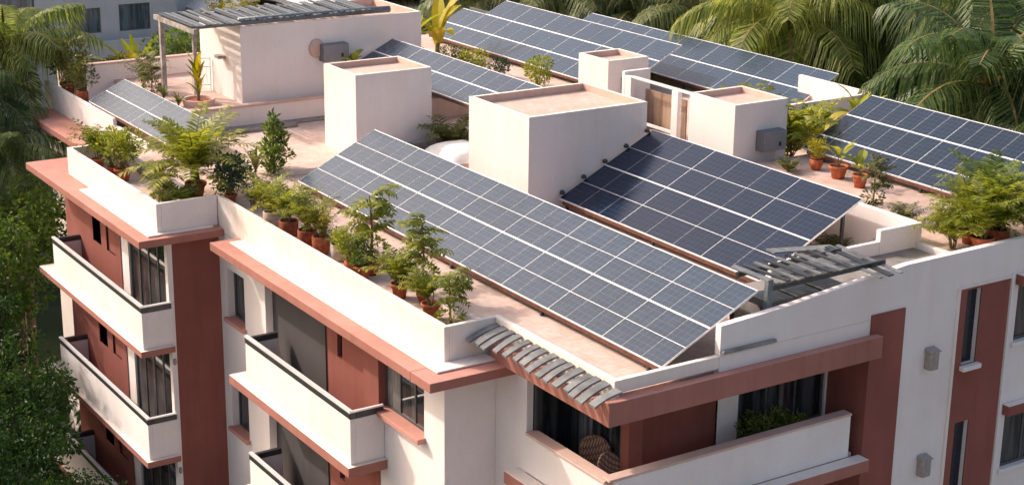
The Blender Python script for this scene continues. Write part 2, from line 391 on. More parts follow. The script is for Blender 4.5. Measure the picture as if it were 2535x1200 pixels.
# planter trough behind the parapet, near the corner
mb = MB(); mb.box(.135, 1.05, .135, .22, 0.002, .22); mb.box(.97, 1.05, .22, 1.9, 0.002, .22); mb.build('planter_kerb', M['white'], B)

# --- short facade facing -y with the lamp
mb = MB(); facade(mb, 'y', 0, 0, 1.9, GZ, -.60, []); mb.build('corner_facade', M['white'], B)

# --- left wing
mb = MB()
for y0, y1, m0 in ((12.0, 19.6, 0),): facade(mb, 'x', -1.41, 11.7, 20.0, GZ, -.6, [o for k in KS for o in ((12.0, 14.75, -ST*k-3.55, -ST*k-.72, .12), (16.9, 17.6, -ST*k-2.2, -ST*k-1.3, .2), (15.75, 16.45, -ST*k-2.2, -ST*k-1.0, .2))], mi=0)
mb.build('wing_front', [M['white']], B)
for k in KS:
    z = -ST*k
    w = MB(); facade(w, 'x', -1.435, 15.3, 20.0, z-3.5, z-.62, [(16.9, 17.6, z-2.2, z-1.3, .2), (15.75, 16.45, z-2.2, z-1.0, .06)]); w.box(-1.378, -1.37, 15.74, 16.46, z-2.21, z-.99); w.build('red_wall', M['brown'], B)
    w = MB(); w.box(-1.24, -1.2, 16.85, 17.65, z-2.25, z-1.25); w.build('slot_window', M['navy'], B)
    window(B, 'x', -1.36, 12.0, 14.75, z-3.55, z-.72, 3, fr=.07, name='sliding_door')
    balcony(-2.25, -1.41, 11.62, 18.85, z-2.5, z-3.5, -2.36, 11.5, 20.0, z-3.68)
mb = MB(); facade(mb, 'y', 11.7, -1.41, 0, GZ, -.6, []); mb.build('wing_end', M['brown'], B)
mb = MB(); mb.box(-1.47, -1.33, 11.66, 11.80, GZ, -.62); mb.build('white_corner_post', M['white'], B)
mb = MB(); mb.box(-2.33, -.01, 11.3, 20.7, -.66, -.46, 1, top=0); mb.build('rose_ledge', [M['rose'], M['roseside']], B, bevel=.015)
mb = MB(); mb.box(-2.0, -1.69, 11.5, 16.8, -.456, -.41); mb.box(-1.69, -.2, 11.52, 11.66, -.456, -.41); mb.build('ledge_lit_strip', M['cream'], B, bevel=.012)
mb = MB(); mb.box(-1.68, -1.55, 11.68, 18.7, -.455, .35); mb.box(-1.55, -.006, 11.68, 11.81, -.455, .35); mb.box(-1.55, -.2, 18.57, 18.7, -.455, .35)
mb.build('parapet', M['white'], B, bevel=.018)
mb = MB(); mb.box(-.12, .126, 13.2, 18.8, -.276, .02); mb.build('deck_kerb', M['greycurb'], B, bevel=.03)

# --- rear wing at the far left
mb = MB(); mb.box(.75, .88, 21.6, 28.4, -.6, .35); mb.box(.75, .88, 18.7, 21.6, -.6, .14); mb.build('parapet', M['white'], B, bevel=.018)
mb = MB(); mb.box(-.25, .75, 20.9, 27.6, -.70, -.50, 1, top=0); mb.build('rose_ledge', [M['rose'], M['roseside']], B, bevel=.015)
mb = MB(); facade(mb, 'x', .78, 18.7, 28.4, GZ, -.6, []); mb.build('rear_wing_front', M['white'], B)
mb = MB(); mb.box(1.3, 6.2, 25.42, 25.6, -.2, 1.3); mb.build('terrace_back_wall', M['blockw'], B, bevel=.02)
mb = MB(); mb.box(1.27, 6.22, 25.39, 25.63, 1.303, 1.36); mb.build('wall_coping', M['capink'], B, bevel=.02)

# --- retaining wall of the raised terrace with coping and grey plinth
mb = MB(); mb.box(2.15, 7.9, 19.18, 19.33, 0, .80); mb.build('retaining_wall', M['blockw'], B)
mb = MB(); mb.box(2.1, 7.95, 19.12, 19.40, .803, .88); mb.build('wall_coping', M['capink'], B, bevel=.02)
mb = MB(); mb.box(2.7, 7.0, 18.85, 19.17, .163, .24); mb.box(2.7, 5.6, 18.45, 18.85, .163, .27); mb.build('stone_bench', M['greycurb'], B, bevel=.03)
mb = MB(); mb.box(7.9, 9.75, 14.3, 14.45, 0, .80); mb.build('low_wall', M['blockw'], B)
mb = MB(); mb.box(7.85, 9.8, 14.24, 14.51, .803, .88); mb.build('wall_coping', M['capink'], B, bevel=.02)
mb = MB(); mb.box(7.98, 10.2, 14.6, 19.1, 0, 1.5); mb.build('array_plinth', M['pinkroof'], B, bevel=.03)
mb = MB(); mb.box(6.4, 10.0, 13.15, 13.35, .002, .62); mb.box(6.4, 6.6, 10.4, 13.15, .002, .62); mb.build('dark_kerb', M['greycurb'], B, bevel=.03)

# --- blocks on the roof
def block(x0, x1, y0, y1, z1, z0=0, lip=.11, dep=.17, name='roof_block'):
    mb = MB()
    mb.box(x0, x1, y0, y1, z0, z1, 0, skip='tb')
    a = [(x0,y0),(x1,y0),(x1,y1),(x0,y1)]; b = [(x0+lip,y0+lip),(x1-lip,y0+lip),(x1-lip,y1-lip),(x0+lip,y1-lip)]
    A = [mb.vert((*p, z1)) for p in a]; Bv = [mb.vert((*p, z1)) for p in b]; Cv = [mb.vert((*p, z1-dep)) for p in b]
    for k in range(4):
        j = (k+1) % 4
        mb.face((A[k], A[j], Bv[j], Bv[k]), 1); mb.face((Bv[k], Bv[j], Cv[j], Cv[k]), 3)
    mb.face(Cv, 2)
    return mb.build(name, [M['blockw'], M['cream'], M['tile'], M['capink']], B)
block(5.25, 7.75, 13.87, 15.88, 2.62)
block(6.86, 10.68, 7.32, 10.3, 2.51, dep=.2)
block(13.03, 14.55, 12.35, 13.9, 2.55)
block(12.33, 14.2, 5.62, 7.55, 2.55)
block(4.36, 10.82, 19.84, 23.1, 3.16, .75, dep=.25, name='penthouse')
# frame wall beside the block, with a wood lined opening
mb = MB(); mb.box(12.36, 12.5, 7.55, 10.6, 0, .9); mb.box(12.36, 12.5, 10.3, 10.6, .9, 2.5); mb.box(12.36, 12.5, 8.1, 8.4, .9, 2.45)
mb.box(12.36, 13.3, 10.6, 10.75, .0, 2.6); mb.build('frame_wall', M['blockw'], B, bevel=.02)
mb = MB(); mb.box(12.34, 12.358, 7.7, 10.3, .45, 1.15); mb.box(12.9, 12.95, 8.4, 10.3, 0, 2.1); mb.build('wood_lining', M['woodpanel'], B)
mb = MB(); mb.box(12.38, 12.46, 7.55, 10.3, 2.46, 2.53); mb.box(12.38, 12.46, 8.4, 10.3, 1.2, 1.27); mb.build('white_rail', M['alu'], B)
# back parapet
mb = MB(); mb.box(21.0, 21.15, 9.2, 12.6, 0, 1.3); mb.box(17.6, 21.0, 9.2, 9.35, 0, 1.3); mb.build('back_parapet', M['blockw'], B, bevel=.02)

# --- loggia corner and right facade
mb = MB()
mb.box(1.26, 1.42, -1.2, -.006, GZ, -.46)                                     # jamb strip
mb.build('loggia_jamb', M['white'], B)
mb = MB(); mb.box(.98, 1.245, -4.2, -.18, -.46, -.06, 0, top=1); mb.box(.976, 8.06, -4.42, -4.204, -.464, .02, 0, top=1)
mb.box(1.245, 8.0, -4.2, -.3, -.455, -.31); mb.build('loggia_beam', [M['roseside'], M['rose']], B, bevel=.012)
for k in (0, 1, 2):
    z = -ST*k
    p = MB(); p.box(1.26, 1.40, -4.16, -1.2, z-2.70, z-1.86); p.box(1.40, 7.55, -4.16, -4.02, z-2.70, z-1.76)
    p.box(1.41, 7.8, -4.0, -1.0, z-2.95, z-2.72)
    o = p.build('balcony', M['white'], B)
    c = MB(); c.box(1.22, 1.52, -4.0, -1.2, z-1.857, z-1.80); c.box(1.22, 7.57, -4.18, -3.92, z-1.757, z-1.70); c.build('balcony_coping', M['capink'], o, world=False, bevel=.012)
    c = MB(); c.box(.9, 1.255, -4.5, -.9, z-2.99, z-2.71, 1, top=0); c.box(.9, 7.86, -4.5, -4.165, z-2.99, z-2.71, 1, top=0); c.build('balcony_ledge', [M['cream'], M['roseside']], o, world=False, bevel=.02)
    # back walls
    w = MB(); w.box(2.5, 2.85, -3.06, -2.8, z-2.75, z-.455); w.build('red_column', M['brown'], B)
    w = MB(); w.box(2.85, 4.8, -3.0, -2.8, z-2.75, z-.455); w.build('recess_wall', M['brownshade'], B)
    w = MB(); facade(w, 'y', -3.05, 4.8, 8.12, z-2.75, z-.455, [(5.36, 7.82, z-2.25, z-.78, .1)]); w.build('window_wall', M['white'], B)
    window(B, 'y', -3.0, 5.36, 7.82, z-2.25, z-.78, 2, fr=.07)
    window(B, 'x', 2.52, -2.8, -1.2, z-2.75, z-.455, 3, fr=.06, name='glass_door', curtain=True)
    window(B, 'y', -1.26, 1.44, 2.5, z-2.75, z-.455, 0, fr=.05, name='glass_door')
# pier and white facade
mb = MB(); mb.box(7.88, 8.86, -4.235, -2.9, GZ, .45); mb.build('red_pier', M['brown'], B)
ops = [o for k in (0, 1, 2, 3) for o in ((10.75, 11.2, -ST*k-1.25, -ST*k+.50, .15), (12.42, 15.5, -ST*k-1.02, -ST*k+.36, .16))]
mb = MB(); facade(mb, 'y', -4.2, 8.86, 22.6, GZ, .9, ops); mb.build('street_facade', M['white'], B)
mb = MB()
q = [(3.8,.35,.97),(5.6,.35,1.08),(8.86,.35,1.40),(11.3,.35,1.42),(11.3,.35,1.42),(22.6,.35,1.42)]
for (x0,b0,t0),(x1,b1,t1) in zip(q, q[1:]):
    if x1-x0 < .01: continue
    zb = .35 if x1 < 8.9 else .9
    mb.poly([(x0,-4.2,zb),(x1,-4.2,zb),(x1,-4.2,t1),(x0,-4.2,t0)]); mb.poly([(x0,-4.04,zb),(x0,-4.04,t0),(x1,-4.04,t1),(x1,-4.04,zb)])
    mb.poly([(x0,-4.2,t0),(x1,-4.2,t1),(x1,-4.04,t1),(x0,-4.04,t0)])
mb.poly([(3.8,-4.2,.35),(3.8,-4.2,.97),(3.8,-4.04,.97),(3.8,-4.04,.35)])
mb.build('upper_parapet', M['white'], B)
mb = MB(); mb.box(3.8, 8.86, -4.2, -4.04, -.45, .345); mb.build('parapet', M['white'], B)
mb = MB(); mb.box(3.82, 5.2, -4.30, -4.203, .40, .47); mb.build('grey_strip', M['greycurb'], B, bevel=.02)  # thin grey strip along the foot of the upper parapet
# red strip with slot windows
mb = MB(); facade(mb, 'y', -4.215, 10.52, 12.12, GZ, .56, [(o[0], o[1], o[2], o[3], .03) for o in ops if o[0] < 11]); mb.build('red_strip', M['brown'], B)
mb = MB(); mb.box(10.44, 10.52, -4.24, -4.2, GZ, .60); mb.box(10.52, 12.2, -4.24, -4.2, .56, .62); mb.build('strip_trim', M['cream'], B)
mb = MB(); mb.box(12.14, 12.22, -4.26, -4.2, GZ, .66); mb.build('downpipe', M['white'], B, bevel=.01)
for k in (0, 1, 2):
    z = -ST*k
    w = MB(); w.box(10.75, 11.2, -4.08, -4.05, z-1.25, z+.5); w.build('slot_window', M['navy'], B)
    s = MB(); s.box(10.70, 11.27, -4.36, -4.217, z-1.36, z-1.25); s.build('window_sill', M['white'], B, bevel=.012)
    s = MB(); s.box(12.3, 15.6, -4.4, -4.203, z+.37, z+.62, 0, top=1); s.build('window_canopy', [M['brown'], M['cream']], B, bevel=.015)
    window(B, 'y', -4.12, 12.42, 15.5, z-1.02, z+.36, 3, fr=.07, curtain=True)
    s = MB(); s.box(12.36, 15.56, -4.27, -4.203, z-1.12, z-1.02); s.build('window_sill', M['white'], B, bevel=.012)
# parapet walls around the right terrace
mb = MB(); mb.box(11.26, 11.41, -2.15, 5.5, 0, 1.42); mb.box(10.1, 11.26, -2.15, -2.0, 0, 1.42); mb.box(6.9, 10.1, -2.14, -2.01, 0, 1.16); mb.box(11.26, 11.41, -4.03, -2.15, 0, .97)
mb.build('terrace_wall', M['white'], B, bevel=.02)
# hidden outer walls that close the block
mb = MB(); facade(mb, 'x', 22.6, -4.2, 31.5, GZ, -.01, [], inward=-1); facade(mb, 'y', 31.5, 2.2, 22.6, GZ, -.01, [], inward=-1); facade(mb, 'x', 2.2, 28.4, 31.5, GZ, -.01, []); facade(mb, 'y', 28.4, .78, 2.2, GZ, -.01, []); mb.build('rear_wall', M['white'], B)
mb = MB(); facade(mb, 'y', 20.0, -1.41, .78, GZ, -.6, []); mb.build('wing_rear_wall', M['white'], B)

# --- row of slim slate slats over the loggia side, with ragged mortar along the beam
mb = MB(); rng = random.Random(4)
n = 15
for k in range(n):
    y = -.10-4.22*k/(n-1)+rng.uniform(-.03,.03); w = rng.uniform(.15,.21); xa = (.50 if k < 3 else .62)+rng.uniform(-.06,.06)
    za = .03+rng.uniform(-.02,.02); zb = .24+rng.uniform(-.015,.02); sk = rng.uniform(-.05,.05); seg = 5
    T = []
    for i in range(seg+1):
        u = i/seg; x = xa+(1.235-xa)*u; z = za+(zb-za)*u+.035*math.sin(math.pi*u)
        T.append([mb.vert((x, y-w/2+sk*u, z)), mb.vert((x, y+w/2+sk*u, z+.012)), mb.vert((x, y+w/2+sk*u, z-.03)), mb.vert((x, y-w/2+sk*u, z-.042))])
    for a, b in zip(T, T[1:]):
        for q in range(4): mb.face((a[q], a[(q+1)%4], b[(q+1)%4], b[q]))
    mb.face(T[0][::-1]); mb.face(T[-1])
mb.build('slate_eave', M['slate'], B)
mb = MB()
for k in range(n-3):
    y = -.95-3.35*k/(n-4)+rng.uniform(-.05,.05); l = rng.uniform(.10,.26); x0_ = .99+rng.uniform(-.01,.03)
    mb.box(x0_, x0_+.22, y-l/2, y+l/2, -.058, -.02+rng.uniform(0,.05))
mb.build('eave_mortar', M['mortar'], B, bevel=.02)

# ------------------------------------------------------------------ solar arrays
def solar_array(label, x0, zl, rows, cuts, th=26., floor=0., mat='pv', cell=.66, half=True, thick=.022, legs=True, board=True, clamps=0):
    """rows: list of (s0, s1[, first column, last column]) up the slope; cuts: y of module joints from back to front"""
    c, s = math.cos(R(th)), math.sin(R(th))
    yc = (cuts[0]+cuts[-1])/2
    root = empty('solar_array', (x0, yc, floor), label, 'solar panels', 'tilted solar arrays on the roof')
    inv = Matrix.Translation(-root.location)
    cache = {}
    for row in rows:
        s0, s1 = row[0], row[1]; cc = cuts[(row[2] if len(row) > 2 else 0):(row[3] if len(row) > 3 else len(cuts))]
        for y1, y0 in zip(cc, cc[1:]):
            w = round(y1-y0, 3); h = round(s1-s0, 3)
            if (w, h) not in cache:
                mb = MB(); fw, fj = thick, .0075
                mb.poly([(fw,fj,0),(h-fw,fj,0),(h-fw,w-fj,0),(fw,w-fj,0)], 0)
                t = .004
                mb.box(0, fw, .001, w-.001, -.04, t, 1); mb.box(h-fw, h, .001, w-.001, -.04, t, 1)
                mb.box(fw, h-fw, .001, fj, -.04, t, 1); mb.box(fw, h-fw, w-fj, w-.001, -.04, t, 1)
                mb.poly([(fw,fj,-.036),(fw,w-fj,-.036),(h-fw,w-fj,-.036),(h-fw,fj,-.036)], 3)
                nc = max(1, round(w/cell))
                for i in range(1, nc):
                    y = w*i/nc; mb.poly([(fw,y-.004,.0025),(h-fw,y-.004,.0025),(h-fw,y+.004,.0025),(fw,y+.004,.0025)], 2)
                if half: mb.poly([(h/2-.0075,fj,.003),(h/2+.0075,fj,.003),(h/2+.0075,w-fj,.003),(h/2-.0075,w-fj,.003)], 1)
                me_o = mb.build('solar_panel', [M[mat], M['alu'], M['line'], M['board']], root, world=False)
                cache[(w, h)] = me_o; o = me_o
            else:
                o = cache[(w, h)].copy(); COL.objects.link(o); o.parent = root
            o.matrix_parent_inverse = inv
            o.rotation_euler = (0, -R(th), 0); o.location = (x0+s0*c, y0, zl+s0*s)
    smax = max(r[1] for r in rows); ya, yb = cuts[0]-.15, cuts[-1]+.15
    mb = MB()
    for sp in (smax*.22, smax*.72):
        mb.beam((x0+sp*c+.05*s, ya, zl+sp*s-.09), (x0+sp*c+.05*s, yb, zl+sp*s-.09), .06, .08)
    mb.build('mounting_rail', M['rail'], root)
    if board:
        mb = MB(); mb.beam((x0+.05, ya, zl-.085), (x0+.05, yb, zl-.085), .06, .09); mb.build('edge_board', M['board'], root)
    if legs:
        nL = max(2, int((ya-yb)/3.6)+1)
        for i in range(nL):
            y = ya+(yb-ya)*((.02 if floor == 0 and x0 < 15 else .07)+(.96 if floor == 0 and x0 < 15 else .80)*i/(nL-1))
            sp = smax*.90
            mb = MB(); mb.box(x0+sp*c-.035, x0+sp*c+.035, y-.035, y+.035, floor+.03, zl+sp*s-.05)
            mb.box(x0+sp*c-.10, x0+sp*c+.10, y-.10, y+.10, floor+.002, floor+.03); mb.build('support_leg', M['dsteel'], root)
            mb = MB(); mb.box(x0+.03, x0+.10, y-.035, y+.035, floor, zl-.05); mb.build('support_leg', M['dsteel'], root)
    for i in range(clamps):
        sp = smax*(.05+.9*i/(clamps-1))
        mb = MB(); mb.lathe([(.03,-.03),(.07,-.02),(.075,.03),(.05,.075),(.015,.085)], 10, (x0+sp*c, cuts[0]+.06, zl+sp*s+.03)); mb.build('clamp_knob', M['dsteel'], root, smooth=True)
    return root

solar_array('long grey blue solar array beside the potted plants at the front parapet', 2.6, .25, [(0, 1.325), (1.325, 2.65)], [12.25, 9.72, 7.74, 5.71, 3.74, 1.95, .09, -1.89, -3.88])
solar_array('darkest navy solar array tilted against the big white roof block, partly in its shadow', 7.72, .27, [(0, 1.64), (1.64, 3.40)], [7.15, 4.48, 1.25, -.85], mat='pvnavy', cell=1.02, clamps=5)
solar_array('small two row array behind the middle roof blocks, beside the penthouse wall', 8.2, 1.72, [(0, .78), (.78, 1.56)], [19.6, 17.6, 15.6, 13.6, 11.6, 10.8], floor=1.5, half=False, cell=.66, legs=False)
solar_array('long far array with a stepped top edge, behind the shrubs near the penthouse', 17.15, .27, [(0, .92), (.92, 1.97), (1.97, 3.06, 1)], [30.5, 28.8, 26.8, 24.8, 22.8, 20.8, 18.8, 17.4], half=False, cell=.95, thick=.026)
solar_array('rearmost array in front of the palm trees, ending beside the back parapet', 20.1, .30, [(0, 1.15), (1.15, 2.33)], [26.0, 24.0, 22.0, 20.0, 18.0, 16.0, 14.0, 11.95], half=False, cell=1.0, thick=.026)
solar_array('small pale array on the left terrace behind the big cycad', .82, .44, [(0, .66), (.66, 1.37)], [24.0, 20.35, 16.75], half=False, cell=.52, thick=.012)
solar_array('slate blue array on the raised right terrace behind terracotta pots', 14.5, 1.2, [(0, .70), (.70, 1.74), (1.74, 2.76)], [5.25, 1.66, -1.85, -3.95], floor=.95, mat='pvright', half=False, cell=.6, thick=.026)

# ------------------------------------------------------------------ foliage generators
def frond(mb, p0, az, el0, el1, L, n, ll, lw, rng, droop=.25, fwd=.5, stem=.02, mi=0, smi=1, bare=.12, twist=0.):
    p = Vector(p0); pts = [p.copy()]; dirs = []
    for i in range(n):
        t = (i+.5)/n; el = el0+(el1-el0)*t**1.15; a = az+twist*t
        d = Vector((math.cos(a)*math.cos(el), math.sin(a)*math.cos(el), math.sin(el)))
        p = p+d*(L/n); pts.append(p.copy()); dirs.append(d)
    sd0 = Vector((-math.sin(az), math.cos(az), 0))
    for i in range(n):
        w0 = stem*(1-i/n)+.003; w1 = stem*(1-(i+1)/n)+.003
        mb.poly([pts[i]-sd0*w0, pts[i]+sd0*w0, pts[i+1]+sd0*w1, pts[i+1]-sd0*w1], smi)
        t = (i+.5)/n
        if t < bare: continue
        d = dirs[i]; side = Vector((-math.sin(az+twist*t), math.cos(az+twist*t), 0)); up = side.cross(d)*-1
        if up.z < 0: up = -up
        tt = (t-bare)/(1-bare)
        l0 = ll*max(.18, math.sin(math.pi*(.14+.80*tt))**.7)
        for sg in (-1, 1):
            l = l0*rng.uniform(.82, 1.12)
            v = (side*sg+d*(fwd+rng.uniform(-.12, .12))+up*rng.uniform(.02, .3)).normalized()
            a = pts[i]+d*(rng.uniform(0, 1)*L/n)
            wv = d*(lw*.5)
            m1 = a+v*l*.5+Vector((0,0,-droop*l*.18)); tip = a+v*l*.93+Vector((0,0,-droop*l*rng.uniform(.7, 1.2)))
            i0 = mb.vert(a-wv*.5); i1 = mb.vert(a+wv*.5); i2 = mb.vert(m1+wv); i3 = mb.vert(m1-wv); i4 = mb.vert(tip)
            mb.face((i0, i1, i2, i3), mi); mb.face((i3, i2, i4), mi)

def leaf(mb, p, d, l, w, rng, mi=0, fold=.25):
    d = Vector(d).normalized()
    r = Vector((rng.uniform(-1,1), rng.uniform(-1,1), rng.uniform(-.3,1))); s = d.cross(r)
    if s.length < 1e-3: s = Vector((1,0,0))
    s.normalize(); up = s.cross(d)
    p = Vector(p)
    m0 = p+d*l*.5+up*w*fold*.4; 
    a = mb.vert(p); b = mb.vert(m0+s*w*.5-up*w*fold); c = mb.vert(p+d*l-up*l*.12); e = mb.vert(m0-s*w*.5-up*w*fold)
    mb.face((a, b, c, e), mi)

def cloud(mb, c, r, n, l, w, rng, mi=0, shell=.5, droop=0., clumps=0, cr=.35):
    c = Vector(c); cs = []
    def rnd():
        while True:
            q = Vector((rng.uniform(-1,1), rng.uniform(-1,1), rng.uniform(-1,1)))
            if .02 < q.length <= 1: return q
    for k in range(clumps):
        q = rnd().normalized()*rng.uniform(.45, .92); cs.append((q, rng.uniform(.7, 1.3)*cr))
    for k in range(n):
        if cs:
            q0, s = cs[k % len(cs)]; u = rnd(); u = u.normalized()*(u.length**shell); q = q0+u*s; outd = u.normalized()*.7+q0*.5
        else:
            u = rnd(); q = u.normalized()*(u.length**shell); outd = q.normalized()
        p = c+Vector((q.x*r[0], q.y*r[1], q.z*r[2]))
        d = outd+Vector((rng.uniform(-.6,.6), rng.uniform(-.6,.6), rng.uniform(-.5,.6)-droop))
        leaf(mb, p, d, l*rng.uniform(.7, 1.25), w*rng.uniform(.7, 1.2), rng, mi)

def blade(mb, p0, az, el0, el1, L, w, rng, mi=0, n=6):
    """broad strap or paddle leaf"""
    p = Vector(p0); rows = []
    sd = Vector((-math.sin(az), math.cos(az), 0))
    for i in range(n+1):
        t = i/n; el = el0+(el1-el0)*t
        ww = w*max(.12, math.sin(math.pi*min(1, .10+.86*t))**.8)*.5
        d = Vector((math.cos(az)*math.cos(el), math.sin(az)*math.cos(el), math.sin(el)))
        up = Vector((0,0,1))*ww*.35
        rows.append((mb.vert(p-sd*ww+up), mb.vert(p), mb.vert(p+sd*ww+up))); p = p+d*(L/n)
    for a, b in zip(rows, rows[1:]):
        mb.face((a[0], a[1], b[1], b[0]), mi); mb.face((a[1], a[2], b[2], b[1]), mi)

MESH = {}
def proto(key, fn):
    if key not in MESH:
        mb = MB(); fn(mb, random.Random(hash_(key))); o = mb.build('foliage', [M['stem'], M['stem']], None)
        MESH[key] = o.data; bpy.data.objects.remove(o)
    return MESH[key]
def hash_(s):
    h = 7
    for ch in s: h = (h*131+ord(ch)) % 1000003
    return h

# foliage shapes, unit ~ 1 m tall, origin at the soil
def f_fern(mb, rng, n=26, L=.85):
    for k in range(n):
        az = 2*math.pi*k/n*2.4+rng.uniform(-.3,.3); e0 = R(rng.uniform(45, 88))
        frond(mb, (rng.uniform(-.04,.04), rng.uniform(-.04,.04), 0), az, e0, R(rng.uniform(-25, 30)), L*rng.uniform(.7,1.15), 16, .22, .040, rng, .35, .5, .008)
def f_areca(mb, rng):
    for k in range(6):
        a = rng.uniform(0, 6.28); bx, by = .09*math.cos(a), .08*math.sin(a); h = rng.uniform(.03, .30)
        mb.tube([(bx*.5, by*.5, 0), (bx, by, h)], [.016, .012], 5, 1)
        for j in range(6):
            frond(mb, (bx, by, h), rng.uniform(0, 6.28), R(rng.uniform(48, 86)), R(rng.uniform(-35, 30)), rng.uniform(.5, .9), 15, .20, .036, rng, .3, .6, .008)
def f_shrub(mb, rng):
    for k in range(9):
        a = rng.uniform(0, 6.28); r = rng.uniform(.1, .3)
        mb.tube([(0,0,0), (r*.5*math.cos(a), r*.5*math.sin(a), .3), (r*math.cos(a), r*math.sin(a), .6)], [.014,.010,.006], 5, 1)
    cloud(mb, (0,0,.58), (.48,.48,.42), 900, .10, .045, rng, 0, .6, -.3, 22, .33)
def f_bush(mb, rng):
    for k in range(6):
        a = rng.uniform(0, 6.28); mb.tube([(0,0,0), (.2*math.cos(a), .2*math.sin(a), .45)], [.016,.008], 5, 1)
    cloud(mb, (0,0,.5), (.5,.5,.48), 1100, .085, .05, rng, 0, .55, -.1, 26, .34)
def f_wispy(mb, rng):
    for k in range(70):
        az = rng.uniform(0, 6.28); frond(mb, (rng.uniform(-.1,.1), rng.uniform(-.1,.1), rng.uniform(0,.2)), az, R(rng.uniform(50,88)), R(rng.uniform(-20,50)), rng.uniform(.5,.95), 7, .12, .02, rng, .3, .7, .004)
def f_tiered(mb, rng):
    """thin stem with feathery sprays at several heights"""
    mb.tube([(0,0,0), (.03,.02,.5), (.0,.03,1.05)], [.022,.018,.010], 6, 1)
    for h in (.45, .65, .85, 1.02):
        for j in range(6):
            frond(mb, (.02,.02,h), rng.uniform(0,6.28), R(rng.uniform(10,65)), R(rng.uniform(-60,-5)), rng.uniform(.32,.58), 12, .20, .046, rng, .4, .5, .007)
    cloud(mb, (0,0,.2), (.25,.25,.2), 160, .11, .05, rng)
def f_blades(mb, rng):
    for k in range(13):
        az = 2.4*k+rng.uniform(-.2,.2); e = R(rng.uniform(55, 88)); blade(mb, (0,0,rng.uniform(0,.12)), az, e, e-R(rng.uniform(25,75)), rng.uniform(.6,1.0), .13, rng)
def f_banana(mb, rng):
    mb.tube([(0,0,0), (.02,0,.35)], [.04,.025], 6, 1)
    for k in range(9):
        az = 2.4*k+rng.uniform(-.2,.2); e = R(rng.uniform(45, 88)); blade(mb, (.01,0,rng.uniform(.15,.38)), az, e, e-R(rng.uniform(20,80)), rng.uniform(.5,.8), .20, rng)
def f_column(mb, rng):
    mb.tube([(0,0,0), (0,0,.9)], [.03,.012], 6, 1)
    for z, r, n in ((.22,.20,240),(.42,.27,380),(.62,.23,320),(.80,.15,200),(.94,.09,100)):
        cloud(mb, (0,0,z), (r,r,.16), n, .10, .042, rng, 0, .5, -.35, 9, .45)
def f_cycad(mb, rng):
    mb.tube([(0,0,0), (.0,.02,.17)], [.065,.05], 9, 1)
    for k in range(38):
        az = 2.4*k+rng.uniform(-.15,.15); e0 = R(88-k*1.95); frond(mb, (0,.02,.17), az, e0, e0-R(rng.uniform(40,75)), rng.uniform(.75,1.05), 28, .21, .032, rng, .2, .55, .012, bare=.08)
def f_upright(mb, rng):
    mb.tube([(0,0,0), (.01,0,.35), (.0,.01,.6)], [.035,.025,.012], 6, 1)
    for k in range(16):
        az = 2.4*k+rng.uniform(-.3,.3); z = .10+.55*(k/16); e = R(rng.uniform(48, 84)); blade(mb, (.005,0,z), az, e, e-R(rng.uniform(5,40)), rng.uniform(.28,.55), .105, rng)
def f_paddle(mb, rng):
    for k in range(7):
        az = 2.4*k+rng.uniform(-.3,.3); e = R(rng.uniform(58, 86)); L = rng.uniform(.45,.8)
        base = Vector((0,0,0)); d = Vector((math.cos(az)*math.cos(e), math.sin(az)*math.cos(e), math.sin(e))); q = base+d*L*.55
        mb.tube([base, q], [.010,.007], 4, 1); blade(mb, q, az, e-R(15), e-R(75), L*.62, .26, rng)
KINDS = dict(fern=f_fern, areca=f_areca, shrub=f_shrub, bush=f_bush, wispy=f_wispy, tiered=f_tiered, blades=f_blades, banana=f_banana, column=f_column, cycad=f_cycad, paddle=f_paddle, upright=f_upright)

def foliage(parent, kind, seed, mat, scale, loc=(0,0,0), rz=0., name='foliage'):
    base = proto('%s%d' % (kind, seed), KINDS[kind])
    key = '%s%d_%s' % (kind, seed, mat.name)
    if key not in MESH:
        me = base.copy(); me.materials[0] = mat; MESH[key] = me
    o = bpy.data.objects.new(name, MESH[key]); COL.objects.link(o); o.parent = parent
    o.location = loc; o.rotation_euler = (0, 0, rz); o.scale = scale if isinstance(scale, (tuple, list)) else (scale,)*3
    return o

def pot_mesh(key, h, r, mat, style):
    k = 'pot_'+key
    if k not in MESH:
        mb = MB()
        if style == 'rim': prof = [(r*.68,0),(r*.90,h*.72),(r*.93,h*.76),(r*1.06,h*.77),(r*1.10,h*.98),(r*1.06,h),(r*.95,h),(r*.92,h*.88)]
        elif style == 'belly': prof = [(r*.55,0),(r*.98,h*.45),(r*.92,h*.75),(r*.70,h*.90),(r*.85,h*.97),(r*.80,h),(r*.68,h*.98),(r*.65,h*.88)]
        else: prof = [(r*.80,0),(r*.98,h*.5),(r*1.0,h*.97),(r*.97,h),(r*.88,h),(r*.86,h*.88)]
        mb.lathe(prof, 18); o = mb.build('pot', [mat], smooth=True); MESH[k] = o.data; bpy.data.objects.remove(o)
        mb = MB(); mb.lathe([(r*.80,h*.84),(r*.86,h*.90)], 14); o = mb.build('soil', [M['soil']]); MESH[k+'s'] = o.data; bpy.data.objects.remove(o)
    return MESH[k], MESH[k+'s']

